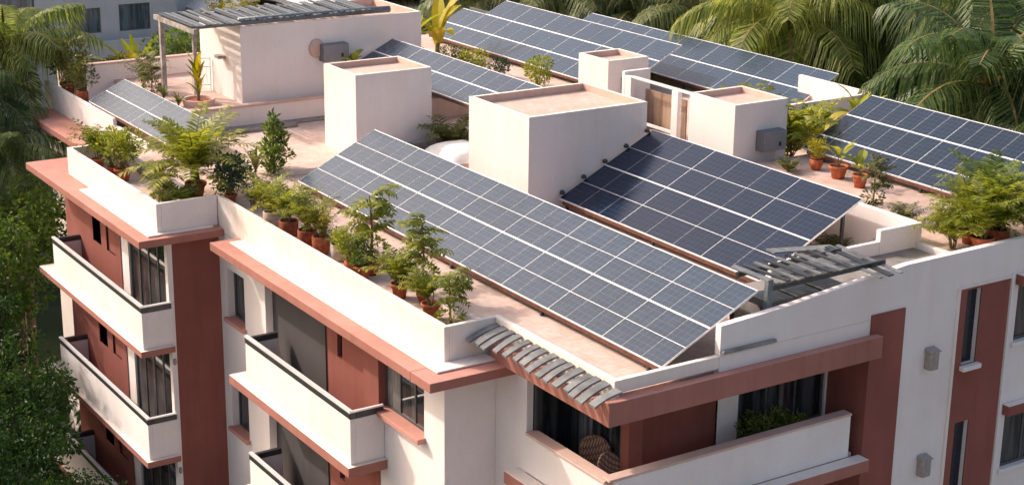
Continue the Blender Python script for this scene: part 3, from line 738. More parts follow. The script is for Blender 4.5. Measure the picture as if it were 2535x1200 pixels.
def potted(label, x, y, z, kind, seed, gm, s, pot=(.30, .19, 'terra', 'rim'), rz=0., group='potted plants on the roof', cat='potted plant'):
    t = empty('potted_plant', (x, y, z), label, cat, group)
    h, r, pm, st = pot
    pme, sme = pot_mesh('%s_%s_%.2f_%.2f' % (pm, st, h, r), h, r, M[pm], st)
    p = bpy.data.objects.new('pot', pme); COL.objects.link(p); p.parent = t; p.rotation_euler = (0, 0, rz)
    so = bpy.data.objects.new('soil', sme); COL.objects.link(so); so.parent = p
    foliage(t, kind, seed, G[gm], s, (0, 0, h*.88), rz)
    return t
def planted(name, label, x, y, z, kind, seed, gm, s, rz=0., cat='plant', group=None):
    t = empty(name, (x, y, z), label, cat, group); foliage(t, kind, seed, G[gm], s, (0,0,0), rz); return t

TR = (.34, .20, 'terra', 'rim'); TS = (.26, .16, 'terra', 'rim'); TD = (.42, .24, 'terra2', 'plain'); TB = (.36, .19, 'terra', 'belly'); SP = (.42, .22, 'stonepot', 'plain')
# wing terrace
potted('feathery green plant in terracotta, rearmost of the three on the wing terrace', -.98, 18.1, -.28, 'areca', 1, 'lime', 1.35, TR)
potted('bushy green plant in a small terracotta pot, middle of the three on the wing terrace', -.85, 17.3, -.28, 'shrub', 1, 'lime', 1.15, TS, .5)
potted('bushy plant in a wide red pot, front one of the three on the wing terrace', -.78, 16.6, -.28, 'shrub', 2, 'lime', 1.2, (.36, .23, 'terra', 'rim'), 1.2)
potted('small spiky plant in a terracotta pot at the wing parapet corner', -1.12, 12.55, -.28, 'wispy', 1, 'lime', .65, (.30, .17, 'terra', 'rim'))
planted('thin_plant', 'thin stemmed yellow green plant behind the wing corner pots', -.75, 13.6, -.28, 'tiered', 3, 'lime', 1.15, cat='plant')
potted('huge feathery cycad in a terracotta pot at the angle of the two parapets', -.05, 13.0, 0, 'cycad', 1, 'lime', 2.15, (.42, .27, 'terra', 'rim'), cat='cycad')
potted('low dark fern in a terracotta pot under the big cycad', -.55, 12.55, -.28, 'fern', 1, 'green', .85, (.32, .2, 'terra', 'rim'), .4)
potted('small reddish pot with short fern left of the big cycad', -.85, 13.0, -.28, 'fern', 2, 'olive', .7, TS, .9)
potted('dark blue green shrub in a small red pot just right of the cycad', .50, 11.95, 0, 'shrub', 3, 'blue', 1.1, TS, .3)
planted('shrub', 'leafy green shrub between the cycad and the small palm', .75, 12.5, 0, 'bush', 2, 'green', 1.05, cat='shrub')
planted('shrub', 'grey green wispy shrub beside the leafy one behind the parapet', .85, 11.1, 0, 'wispy', 2, 'olive', 1.2, cat='shrub')
planted('shrub', 'brownish green shrub at the back of the long parapet row', .85, 10.2, 0, 'wispy', 3, 'olive', 1.4, .7, cat='shrub')
planted('small_palm', 'small dry looking palm with yellow fronds on the tiles', 2.35, 14.5, .0, 'blades', 2, 'olive', .85, cat='palm')
planted('topiary_shrub', 'tall bushy green column shaped shrub with a bare twig on top', 2.75, 14.1, 0, 'column', 1, 'green', 1.6, cat='shrub')
# long parapet row, from back to front
potted('fern with arching lime fronds in a brown pot, first of the long row', .50, 9.4, 0, 'areca', 2, 'lime', 1.2, SP, .3)
potted('lime green palm like plant in a brown red pot, second large pot of the row', .52, 8.45, 0, 'areca', 3, 'lime', 1.25, TD, 1.)
potted('yellow green bush in a tall dark terracotta pot, third large pot of the row', .56, 7.5, 0, 'areca', 4, 'lime', 1.2, TD, 2.)
potted('bright yellow wispy plant in an orange pot, next to the pale stones', .56, 6.75, 0, 'wispy', 4, 'yellow', 1.15, (.46, .22, 'terra', 'plain'))
potted('low green plant in a pale stone pot beside the yellow wispy plant', .72, 6.1, 0, 'fern', 3, 'green', .55, SP)
potted('dense round green plant in a small orange pot in mid row', .55, 5.15, 0, 'bush', 3, 'lime', .9, TB)
potted('tall feathery plant with a bare stem rising over the parapet row', .85, 4.75, 0, 'tiered', 1, 'lime', 1.5, TR)
potted('short green plant in a terracotta pot left of the tall feathery plant', .50, 4.55, 0, 'bush', 4, 'green', .7, TR, 1.)
potted('drooping green fern in a terracotta pot right of the tall feathery plant', .62, 3.0, 0, 'areca', 5, 'lime', 1.15, TR, .6)
potted('tall tiered plant with a dark red base near the front corner', .90, 2.45, 0, 'tiered', 2, 'lime', 1.3, (.44, .16, 'terra2', 'belly'))
potted('bushy plant in an orange pot beside the corner planter', .52, 1.45, 0, 'areca', 6, 'lime', 1.0, (.36, .2, 'terra', 'rim'), 2.)
planted('small_palm', 'small umbrella shaped palm in the corner planter of the front parapet', .60, .75, 0, 'tiered', 4, 'lime', 1.1, 1., cat='palm')
# far left terrace
potted('large olive shrub in a terracotta pot at the far left parapet', 1.25, 27.4, 0, 'shrub', 4, 'olive', 1.6, (.42, .26, 'terra2', 'rim'))
potted('round olive green shrub in a terracotta pot, front one at the far left parapet', 1.25, 25.7, 0, 'bush', 5, 'olive', 1.2, (.46, .26, 'terra', 'plain'), 1.)
planted('dry_shrub', 'dry grey green shrub behind the small pale array', 2.75, 24.0, .75, 'wispy', 5, 'olive', 1.35, cat='shrub')
planted('dry_shrub', 'twiggy shrub in front of the terrace back wall, left of the pergola post', 2.55, 22.9, .75, 'tiered', 5, 'olive', 1.1, cat='shrub')
planted('cactus_clump', 'pale cactus like clump beside the top edge of the small pale array', 2.45, 21.6, .75, 'blades', 3, 'olive', .62, cat='cactus')
planted('cactus_clump', 'lower end of the pale succulent clump beside the round planter', 2.5, 20.5, .75, 'blades', 4, 'olive', .55, 1., cat='cactus')
# round planter with the yellow palm
t = empty('round_planter', (3.15, 20.45, .75), 'round pink planter with a bright yellow green palm on the raised terrace', 'planter')
mb = MB(); mb.lathe([(.50,0),(.52,.20),(.44,.20),(.42,.12)], 22); mb.build('planter_bowl', M['capink'], t, world=False, smooth=False)
mb = MB(); mb.lathe([(.41,.10),(.42,.13)], 18); mb.build('soil', M['terra2'], t, world=False)
foliage(t, 'upright', 1, G['yellow'], (1.55, 1.55, 1.75), (0, 0, .1), .8, 'palm')
# shrubs behind the terrace back wall
for i, (x, y, s, kind, gm, lab) in enumerate([
    (2.1, 27.0, 1.1, 'bush', 'lime', 'round lime shrub behind the back wall, nearest the big left palm'),
    (2.9, 27.0, 1.2, 'shrub', 'olive', 'olive shrub behind the back wall, left of the yellow one'),
    (3.5, 27.0, 1.6, 'banana', 'yellow', 'yellow broad leafed plant behind the middle of the back wall'),
    (4.1, 26.6, 1.35, 'areca', 'lime', 'yellow green palm like plant leaning over the back wall coping'),
    (4.9, 27.4, 1.9, 'bush', 'green', 'dark green shrub seen through the wooden pergola posts'),
    (5.9, 27.6, 2.1, 'shrub', 'green', 'large green shrub beside the penthouse, under the slatted pergola'),
    (4.4, 29.0, 3.0, 'blades', 'lime', 'tall fan leafed plant in front of the grey neighbour house')]):
    planted('shrub', lab, x, y, 0 if i < 6 else -1, kind, 10+i % 3, gm, s, i, 'shrub', None)
# between the arrays
planted('shrub', 'potted looking dark palm shrub between the two middle roof blocks', 7.9, 13.0, .0, 'areca', 7, 'olive', 1.55, cat='shrub')
planted('shrub', 'broad leafed lime plant at the left end of the small middle array', 8.0, 19.3, 1.5, 'paddle', 1, 'lime', 1.0, cat='shrub')
for i, (x, y, s, gm, lab) in enumerate([
    (13.6, 25.6, 1.1, 'yellow', 'yellow green bush between the two rear arrays, nearest the penthouse corner'),
    (14.6, 24.3, 1.0, 'olive', 'olive bush between the two rear arrays, left of the bright round one'),
    (15.3, 23.6, 1.05, 'lime', 'bright round bush in front of the long far array'),
    (15.6, 22.4, .8, 'deep', 'dark bush right of the bright round one below the long far array'),
    (15.9, 20.4, 1.15, 'lime', 'lone lime bush below the long far array, above the big roof block')]):
    planted('shrub', lab, x, y, 0, 'bush', 20+i % 3, gm, s, i*1.3, 'shrub')
planted('broadleaf_plant', 'tall yellow leafed plant at the upper end of the long far array', 15.6, 27.0, 0, 'banana', 2, 'yellow', 2.6, cat='plant')
planted('broadleaf_plant', 'yellow green leafy plant behind the penthouse corner', 14.6, 27.2, 0, 'banana', 3, 'lime', 2.3, 1.1, cat='plant')
planted('yucca', 'spiky plants in the shade under the high edge of the navy array', 11.0, .2, 0, 'fern', 4, 'olive', .9, cat='plant')
planted('dry_grass', 'bare grassy stems beside the terrace wall at the end of the navy array', 10.9, -1.2, 0, 'wispy', 6, 'olive', .8, cat='grass')
# right terrace
potted('small orange vase shaped pot with round leaves at the low edge of the right array', 13.85, 4.0, .95, 'bush', 6, 'yellow', .55, TB)
potted('paddle leafed plant in a terracotta bowl below the right array', 13.75, 3.05, .95, 'paddle', 2, 'lime', .95, (.34, .24, 'terra', 'rim'))
potted('orange pot with a small leafy tree beside the right array edge', 13.6, 2.1, .95, 'paddle', 3, 'lime', .95, TR, 1.)
planted('thin_palm', 'thin stemmed small palm standing free on the right terrace', 12.75, .75, .95, 'tiered', 6, 'olive', 1.0, cat='palm')
planted('fern_clump', 'low fern clump behind the terrace wall corner', 12.3, -.75, .95, 'fern', 5, 'olive', .7, cat='fern')
potted('large bushy palm in a red pot at the street parapet corner of the terrace', 11.95, -3.45, .95, 'areca', 8, 'lime', 1.5, (.40, .26, 'terra', 'rim'))
potted('huge wild fern in a terracotta pot, middle of the street parapet group', 12.75, -3.2, .95, 'areca', 9, 'lime', 1.65, (.40, .26, 'terra', 'plain'), .5)
potted('dark leafy plant behind the huge fern on the right terrace', 13.35, -2.5, .95, 'cycad', 2, 'green', 1.7, TR, .7)
potted('green fern in a terracotta bowl at the right picture edge of the terrace', 13.75, -3.5, .95, 'fern', 6, 'green', 1.05, (.40, .26, 'terra', 'rim'), .2)
planted('fern_clump', 'ferns hanging over the end of the terrace wall', 11.65, -2.9, .95, 'areca', 11, 'lime', 1.35, cat='fern')
potted('spreading lime fern between the wall end and the large bushy palm', 12.3, -2.75, .95, 'cycad', 3, 'lime', 1.35, TR, .3)
planted('areca_palm', 'tall yellow green palm clump right of the block with the grey box', 15.1, 6.7, 0, 'areca', 10, 'lime', 3.0, cat='palm')
planted('fern_clump', 'grey green fern pot at the foot of the block with the grey box', 13.05, 4.2, .95, 'fern', 8, 'olive', .62, cat='fern')
planted('broadleaf_plant', 'yellow broad leafed plant between the palm clump and the right array', 16.4, 6.6, .4, 'paddle', 4, 'yellow', 2.0, cat='plant')
planted('broadleaf_plant', 'bright lime spiky plant at the top corner of the right array', 17.4, 6.2, .9, 'banana', 4, 'lime', 1.6, cat='plant')
planted('shrub', 'olive shrub below the end of the rearmost array', 18.0, 8.7, 0, 'bush', 22, 'lime', 1.5, cat='shrub')

# ------------------------------------------------------------------ roof fittings
def inverter(label, x0, x1, y, z0, z1, d=.30):
    t = empty('inverter_box', ((x0+x1)/2, y, z0), label, 'electrical box', 'grey boxes on the roof blocks')
    mb = MB(); mb.box(x0, x1, y-d, y-.004, z0, z1); mb.build('casing', M['boxside'], t, bevel=.02)
    mb = MB(); mb.box(x0+.02, x1+.012, y-d-.03, y-d-.003, z0+.01, z1-.02); f = mb.build('cover', M['box'], t, bevel=.012)
    mb = MB(); mb.box(x1-.26, x1-.19, y-d-.05, y-d-.033, z0+.13, z0+.25); mb.build('latch', M['black'], f, world=False, bevel=.01)
    mb = MB(); mb.tube([(x1-.1, y-.03, z0), (x1-.1, y-.03, z0-.75)], .012, 6); mb.build('conduit', M['alu'], t)
    return t
inverter('grey metal box on the penthouse wall', 7.05, 7.95, 19.84, 1.86, 2.42)
inverter('grey metal box on the front of the rear small roof block', 13.52, 14.28, 12.35, 1.25, 2.0)
inverter('grey metal box on the block behind the navy array', 13.1, 13.92, 5.62, 1.22, 1.78)
# patch of stripped render and a canvas hose cover next to the first box
mb = MB(); mb.lathe([(.34,-.02),(.36,.02),(.30,.07),(.1,.09)], 16); o = mb.build('round_fan_cover', M['capink'], None, smooth=True)
o.location = (6.95, 19.80, 2.28); o.rotation_euler = (R(90), 0, 0); o.scale = (.72, .85, .5)
tag(o, 'round pinkish fan cover on the penthouse wall behind the grey box', 'fan cover')

def wall_lamp(label, loc, axis):
    t = empty('wall_lamp', loc, label, 'wall lamp', 'square lamps on the walls')
    mb = MB(); mb.box(-.13, .13, -.20, -.003, -.22, .20); mb.build('lamp_body', M['lampgrey'], t, world=False, bevel=.03)
    mb = MB()
    a = [(-.16,-.003,.205),(.16,-.003,.205),(.16,-.24,.205),(-.16,-.24,.205)]; b = [(-.13,-.003,.28),(.13,-.003,.28),(.13,-.14,.26),(-.13,-.14,.26)]
    A = [mb.vert(p) for p in a]; Bv = [mb.vert(p) for p in b]; mb.face(A[::-1]); mb.face(Bv)
    for k in range(4): mb.face((A[k], A[(k+1)%4], Bv[(k+1)%4], Bv[k]))
    mb.build('lamp_cap', M['lampgrey'], t, world=False, bevel=.01)
    return t
wall_lamp('hooded beige lamp on the white wall left of the loggia', (1.42, 0, -1.75), 'y')
wall_lamp('upper grey lamp on the white wall left of the red strip', (9.72, -4.2, -.88), 'y')
wall_lamp('lower grey lamp with a cable, on the white wall left of the red strip', (9.78, -4.2, -3.42), 'y')
for k in (1, 2):
    t = empty('bulkhead_light', (-1.40, 11.66, -ST*k-.88), ['', 'small oval light on the corner post under the upper left balcony', 'small oval light on the corner post under the middle left balcony'][k], 'wall light', 'oval lights on the corner post')
    mb = MB(); mb.lathe([(.055,0),(.06,.03),(.04,.055),(.01,.06)], 10); o = mb.build('light_dome', M['lampgrey'], t, world=False, smooth=True); o.rotation_euler = (R(90), 0, 0); o.scale = (.8, 1.5, 1)
    mb = MB(); mb.lathe([(.065,0),(.065,.012)], 10); o = mb.build('back_plate', M['black'], t, world=False); o.rotation_euler = (R(90), 0, 0); o.scale = (.8, 1.5, 1)

# slatted pergola over the penthouse
t = empty('slatted_pergola', (2.7, 19.7, .75), 'weathered pergola with dark slatted roof on the penthouse', 'pergola')
mb = MB(); rng = random.Random(9)
nS = 34
for k in range(nS):
    x = 2.75+6.4*k/(nS-1)+rng.uniform(-.03,.03)
    yb = 22.5-rng.uniform(0,.12)
    mb.beam((x, 19.62+rng.uniform(0,.15)+(.25 if x > 4.3 else 0), 3.33+rng.uniform(-.015,.02)), (x+rng.uniform(.0,.12), yb, 3.35+rng.uniform(-.02,.03)), .115, .03, k % 3 == 0 and 1 or 0)
mb.build('slat_roof', [M['gsteel'], M['dsteel']], t)
mb = MB(); mb.beam((2.75, 19.45, 3.22), (2.72, 22.7, 3.22), .12, .15); mb.build('edge_beam', M['wood'], t)
mb = MB(); mb.beam((2.7, 20.0, 3.25), (9.2, 20.15, 3.25), .09, .10); mb.beam((2.7, 22.2, 3.25), (9.2, 22.2, 3.25), .09, .10); mb.build('cross_beam', M['gsteel'], t)
mb = MB(); mb.box(2.66, 2.80, 22.15, 22.29, .75, 3.15); mb.build('post', M['wood'], t)
mb = MB(); mb.box(3.50, 3.61, 21.55, 21.66, .75, 3.2); mb.build('post', M['wood'], t)
mb = MB(); mb.tube([(4.45, 20.15, 3.31), (6.5, 20.2, 3.30), (9.8, 20.15, 3.27)], .11, 8); mb.build('canvas_roll', M['gsteel'], t, smooth=True)

# small metal gate beside the penthouse
t = empty('metal_gate', (3.95, 22.4, .75), 'thin white metal garden gate beside the penthouse wall', 'gate')
mb = MB(); mb.beam((3.75, 22.4, .75), (3.75, 22.4, 1.85), .03, .03); mb.beam((4.3, 22.2, .75), (4.3, 22.2, 1.85), .03, .03); mb.beam((3.75, 22.4, 1.82), (4.3, 22.2, 1.82), .03, .03); mb.beam((3.75, 22.4, 1.55), (4.3, 22.2, 1.55), .03, .03); mb.beam((3.75, 22.4, .95), (4.3, 22.2, .95), .03, .03)
mb.build('gate_frame', M['alu'], t)
mb = MB()
for k in range(1, 5): mb.beam((3.75+.11*k, 22.4-.04*k, .95), (3.75+.11*k, 22.4-.04*k, 1.55), .015, .015)
mb.build('gate_bars', M['alu'], t)
tag((lambda m: (m.box(4.1, 4.34, 21.0, 21.35, 2.0, 2.10), m.build('wall_bracket', M['lampgrey'], None, bevel=.01))[1])(MB()), 'small grey bracket on the sunny end wall of the penthouse', 'bracket')
dw = MB(); dw.box(8.06, 8.3, 19.80, 19.838, .78, 1.6); tag(dw.build('narrow_window', M['navy'], None), 'narrow dark window at the foot of the penthouse wall', 'window')

# white covered skylight between the blocks
t = empty('skylight', (7.3, 11.9, 0), 'white bubble skylight under a cloth between the roof blocks', 'skylight')
mb = MB(); mb.box(6.65, 8.25, 10.9, 12.6, 0.003, .52); mb.build('skylight_base', M['pinkroof'], t, bevel=.03)
mb = MB(); nx, ny = 12, 12; rng = random.Random(2)
gr = [[mb.vert((6.6+1.7*i/nx, 10.85+1.8*j/ny, .46+.34*max(0, (1-(2*i/nx-1)**4))*max(0, (1-(2*j/ny-1)**4))**.6+rng.uniform(-.012,.012))) for j in range(ny+1)] for i in range(nx+1)]
for i in range(nx):
    for j in range(ny): mb.face((gr[i][j], gr[i+1][j], gr[i+1][j+1], gr[i][j+1]))
mb.build('cover', M['cloth'], t, smooth=True)

# collapsed steel pergola on the street side
t = empty('steel_pergola', (5.3, -3.9, .35), 'half dismantled dark steel pergola above the street parapet', 'pergola')
mb = MB(); mb.box(5.16, 5.30, -3.98, -3.86, .36, 1.62); mb.build('post', M['gsteel'], t, bevel=.01)
mb = MB(); mb.beam((5.2, -3.9, 1.40), (8.35, -4.0, 1.50), .07, .10); mb.build('front_beam', M['dsteel'], t)
mb = MB(); mb.beam((5.22, -2.95, 1.44), (8.0, -3.05, 1.55), .07, .10); mb.build('rear_beam', M['dsteel'], t)
rng = random.Random(12)
for k in range(11):
    x = 5.35+.29*k; e = 0 if k < 8 else .55
    mb = MB(); mb.beam((x+.05, -4.0-e, 1.52-(.10 if e else 0)+rng.uniform(-.02,.02)), (x-.12, -2.8, 1.57+rng.uniform(-.02,.03)), .10 if k % 3 else .16, .028)
    mb.build('slat', M['dsteel'] if k % 2 else M['slate'], t)
mb = MB(); mb.beam((6.4, -2.6, 1.66), (8.1, -2.75, 1.52), .30, .03); mb.build('slat', M['slate'], t)
for k in range(3):
    mb = MB(); mb.box(5.42+.72*k, 6.06+.72*k, -3.8, -3.1, .87, 1.05+.02*k); mb.build('equipment_box', M['dsteel'], t, bevel=.02)

# loggia furniture
def wicker_chair(label, x, y, z, rz, s=1.):
    t = empty('wicker_chair', (x, y, z), label, 'chair', 'wicker chairs on the corner balcony'); t.rotation_euler = (0, 0, rz); t.scale = (s,)*3
    mb = MB(); mb.lathe([(.20,.0),(.30,.06),(.34,.12),(.30,.15),(.05,.13)], 16, (0,0,.36)); mb.build('seat', M['wicker'], t, world=False, smooth=True)
    mb = MB(); mb.lathe([(.02,-.05),(.25,-.045),(.40,-.02),(.43,.0),(.40,.03),(.25,.015),(.02,.0)], 20)
    o = mb.build('backrest', M['wicker'], t, world=False, smooth=True); o.location = (0, .30, .80); o.rotation_euler = (R(66), 0, 0); o.scale = (1, .82, 1)
    for a in (45, 135, 225, 315):
        mb = MB(); mb.tube([(.16*math.cos(R(a)), .16*math.sin(R(a)), .40), (.26*math.cos(R(a)), .26*math.sin(R(a)), 0)], .018, 6); mb.build('leg', M['dsteel'], t, world=False)
    return t
wicker_chair('woven brown wicker chair in the corner of the loggia', 2.05, -3.4, -2.72, R(20), .9)
wicker_chair('pinkish wicker chair behind the side parapet of the loggia', 2.05, -2.35, -2.72, R(-60), .85)
planted('balcony_plant', 'green bushy plant behind the street balcony parapet, below the wide window', 5.6, -3.48, -2.48, 'bush', 6, 'green', 1.0, cat='plant')
planted('balcony_plant', 'lower green plant on the street balcony, right of the taller one', 6.35, -3.5, -2.6, 'bush', 7, 'green', 1.0, 1., cat='plant')

# ------------------------------------------------------------------ neighbour houses
t = empty('neighbour_house', (8, 47, GZ), 'grey blue neighbour house with two wide windows behind the left palm', 'house')
mb = MB(); wo = [(7.1, 8.56, -1.22, -.08, .15), (9.42, 10.9, -1.24, -.02, .15), (4.0, 5.6, -.3, 1.2, .2)]
facade(mb, 'y', 45, -6, 12.2, GZ, 5.5, wo); facade(mb, 'x', 12.2, 45, 55, GZ, 5.5, [], inward=-1); mb.build('wall', M['neigh'], t)
mb = MB(); mb.box(12.21, 15.6, 46.5, 55, GZ, 1.0); mb.build('side_wing', M['neigh'], t)
mb = MB(); mb.poly([(12.5,46.2,1.3),(16.2,46.2,.25),(16.2,50,.25),(12.5,50,1.3)]); mb.build('roof', M['neighw'], t)
for o_ in wo: window(t, 'y', 45.08, o_[0], o_[1], o_[2], o_[3], 2, glass='bluglass')
mb = MB(); mb.box(6.6, 11.4, 43.9, 44.05, -2.2, -1.42); mb.build('balcony_parapet', M['neigh'], t, bevel=.03)
mb = MB(); mb.box(6.6, 11.4, 44.05, 45, -2.2, -2.05); mb.build('balcony_floor', M['neigh'], t)
def vault(label, x0, x1, y0, y1, z0, rise):
    t = empty('white_roofed_house', ((x0+x1)/2, (y0+y1)/2, GZ), label, 'house', 'white houses behind the penthouse')
    mb = MB(); mb.box(x0+.3, x1-.3, y0+.3, y1-.3, GZ, z0-.003); mb.build('wall', M['neighw'], t)
    mb = MB(); n = 14
    P = [(x0+(x1-x0)*i/n, z0+rise*math.sin(math.pi*i/n)) for i in range(n+1)]
    A = [mb.vert((x, y0, z)) for x, z in P]; Bv = [mb.vert((x, y1, z)) for x, z in P]
    A2 = [mb.vert((x, y0, z-.2)) for x, z in P]; B2 = [mb.vert((x, y1, z-.2)) for x, z in P]
    for i in range(n):
        mb.face((A[i], A[i+1], Bv[i+1], Bv[i])); mb.face((A2[i], A[i], A[i+1], A2[i+1])[::-1]); mb.face((A2[i], B2[i], B2[i+1], A2[i+1]))
    mb.build('vaulted_roof', M['neighw'], t, smooth=False)
vault('white house with a curved roof directly behind the slatted pergola', 13.2, 17.5, 42.5, 49, -.6, .9)
vault('bright white curved roof behind the penthouse, right of the yellow bush', 18.2, 24.5, 41, 49, -.6, .75)

# ------------------------------------------------------------------ palms and trees
def palm_mesh(seed, nf=24, L=1.0, seg=74, ll=.33, lw=.0145, dry=3, spread=1.0):
    key = 'palmcrown%d' % seed
    if key in MESH: return MESH[key]
    mb = MB(); rng = random.Random(seed*17+5)
    for k in range(nf):
        az = 2.39996*k+rng.uniform(-.25,.25); u = k/nf
        e0 = R(84-95*u*spread+rng.uniform(-8,8)); e1 = e0-R(rng.uniform(75,110))
        frond(mb, (.03*math.cos(az), .03*math.sin(az), rng.uniform(-.03,.05)), az, e0, max(e1, R(-88)), L*rng.uniform(.82,1.1), seg, ll, lw, rng, 1.05, .50, .014, bare=.10, twist=rng.uniform(-.25,.25))
    for k in range(dry):
        az = rng.uniform(0,6.28); frond(mb, (0,0,-.05), az, R(-20), R(-88), L*.8, 22, ll*.8, lw*.8, rng, .8, .5, .014, mi=2)
    o = mb.build('crown', [G['palm'], M['stem'], M['dry']]); MESH[key] = o.data; bpy.data.objects.remove(o); return MESH[key]
def palm(label, x, y, z, r, mat='palm', seed=1, rz=0., dry=3):
    t = empty('palm_tree', (x, y, GZ), label, 'palm tree', 'palm trees around the building')
    key = 'palmcrown%d_%s' % (seed, mat)
    if key not in MESH:
        me = palm_mesh(seed, dry=dry).copy(); me.materials[0] = G[mat]; MESH[key] = me
    o = bpy.data.objects.new('crown', MESH[key]); COL.objects.link(o); o.parent = t; o.location = (0, 0, z-GZ); o.scale = (r, r, r); o.rotation_euler = (0, 0, rz)
    h = z-GZ; mb = MB(); rng = random.Random(seed+int(x*7)); pts = []; rad = []
    for i in range(13):
        u = i/12; pts.append((.5*math.sin(u*1.6)*(1-u)*1.2, .35*math.sin(u*2.2)*(1-u), h*u)); rad.append(.20*(1-.45*u)+(.015 if i % 2 else 0)+(.10 if i == 0 else 0)+(.05 if i == 12 else 0))
    mb.tube(pts, rad, 9); mb.build('trunk', M['bark'], t, world=False, smooth=True)
    return t
palm('big yellow green palm in the sun behind the rearmost array', 25.6, 18.4, 1.6, 4.4, 'palmlit', 1)
palm('large dark green palm behind the right array', 23.9, 7.0, 1.6, 4.6, 'palm', 2, 1.)
palm('dark palm at the upper right picture corner', 28.6, 9.6, 3.0, 4.4, 'palm', 3, 2.)
palm('dark palm between the yellow green palm and the large dark one', 29.7, 17.0, 1.2, 4.2, 'palm', 4, .4)
palm('grey green palm behind the stepped far array', 25.3, 31.8, .6, 4.2, 'palmgrey', 5, .8)
palm('grey green palm above the notch between the two rear arrays', 26.2, 28.2, .6, 4.0, 'palmgrey', 1, 1.9)
palm('olive palm behind the left half of the rearmost array', 26.6, 24.2, .9, 4.0, 'palmgrey', 2, 2.8)
palm('yellowish palm high up behind the sunlit one', 31.5, 22.9, 1.8, 4.3, 'palmlit', 3, .2)
palm('low dark palm arching over the edge of the right array', 24.4, 1.9, .6, 4.0, 'palm', 4, 1.2)
palm('big bright green palm at the upper left in front of the grey house', -.1, 29.8, 1.3, 3.3, 'palmlit', 5, 2.2, 6)
palm('dark palm with hanging brown fronds at the left picture edge', -2.0, 27.8, .0, 2.3, 'palm', 1, .7, 6)
palm('small dark palm with drooping fronds beside the left ledge', -1.6, 26.0, -1.5, 2.4, 'palm', 2, 1.6, 6)
palm('grey green palm above the plants behind the penthouse', 24.0, 36.5, .2, 4.0, 'palmgrey', 3, .3)
palm('dark palm behind the large dark one at the top right', 30.5, 13.2, 3.2, 4.4, 'palm', 5, 2.6)
palm('half hidden dark palm at the right picture edge', 30.5, 4.5, 2.2, 4.4, 'palm', 1, 2.0)
palm('olive palm far behind the stepped array', 30.0, 33.0, .8, 4.4, 'palmgrey', 4, 1.1)
palm('distant olive palm behind the yellowish one', 36.0, 27.0, 1.8, 4.6, 'palmgrey', 2, .5)
palm('distant dark palm at the top behind the other palms', 37.0, 18.5, 2.6, 4.6, 'palm', 3, 1.7)

def tree_mesh(seed, n=8000, droop=.18):
    key = 'treecrown%d' % seed
    if key in MESH: return MESH[key]
    mb = MB(); rng = random.Random(seed*31+3)
    cl = []
    for k in range(46):
        while True:
            q = Vector((rng.uniform(-1,1), rng.uniform(-1,1), rng.uniform(-1,1)))
            if .25 < q.length < 1: break
        cl.append((q, rng.uniform(.18,.34)))
    for k in range(n):
        q, s = cl[k % len(cl)]
        u = Vector((rng.gauss(0,1), rng.gauss(0,1), rng.gauss(0,1))).normalized()*rng.uniform(.3,1)**.6
        if u.z < -.3: u.z *= .5
        p = q+u*s+Vector((0,0,-abs(rng.gauss(0,.07))*droop))
        d = Vector((u.x*.8+rng.uniform(-.4,.4), u.y*.8+rng.uniform(-.4,.4), u.z*.4-droop+rng.uniform(-.4,.3)))
        leaf(mb, (p.x, p.y, p.z), d, rng.uniform(.05,.10), rng.uniform(.024,.042), rng)
    o = mb.build('crown', [G['tree']]); MESH[key] = o.data; bpy.data.objects.remove(o); return MESH[key]
def tree(label, x, y, zc, rx, rz_, mat='tree', seed=1, rot=0., group='leafy trees around the building'):
    t = empty('leafy_tree', (x, y, GZ), label, 'tree', group)
    key = 'treecrown%d_%s' % (seed, mat)
    if key not in MESH:
        me = tree_mesh(seed).copy(); me.materials[0] = G[mat]; MESH[key] = me
    o = bpy.data.objects.new('crown', MESH[key]); COL.objects.link(o); o.parent = t; o.location = (0, 0, zc-GZ); o.scale = (rx, rx, rz_); o.rotation_euler = (0, 0, rot)
    mb = MB(); h = zc-GZ; rng = random.Random(int(x*13+y*7))
    mb.tube([(0,0,0), (.1,.05,h*.4), (0,.1,h*.9)], [.24,.18,.09], 8)
    for k in range(5):
        a = k*1.3+rng.uniform(-.3,.3); mb.tube([(.05,.08,h*.6+.1*k), (rx*.35*math.cos(a), rx*.35*math.sin(a), h*.8), (rx*.6*math.cos(a), rx*.6*math.sin(a), h)], [.09,.06,.02], 6)
    mb.build('trunk', M['bark'], t, world=False, smooth=True); return t
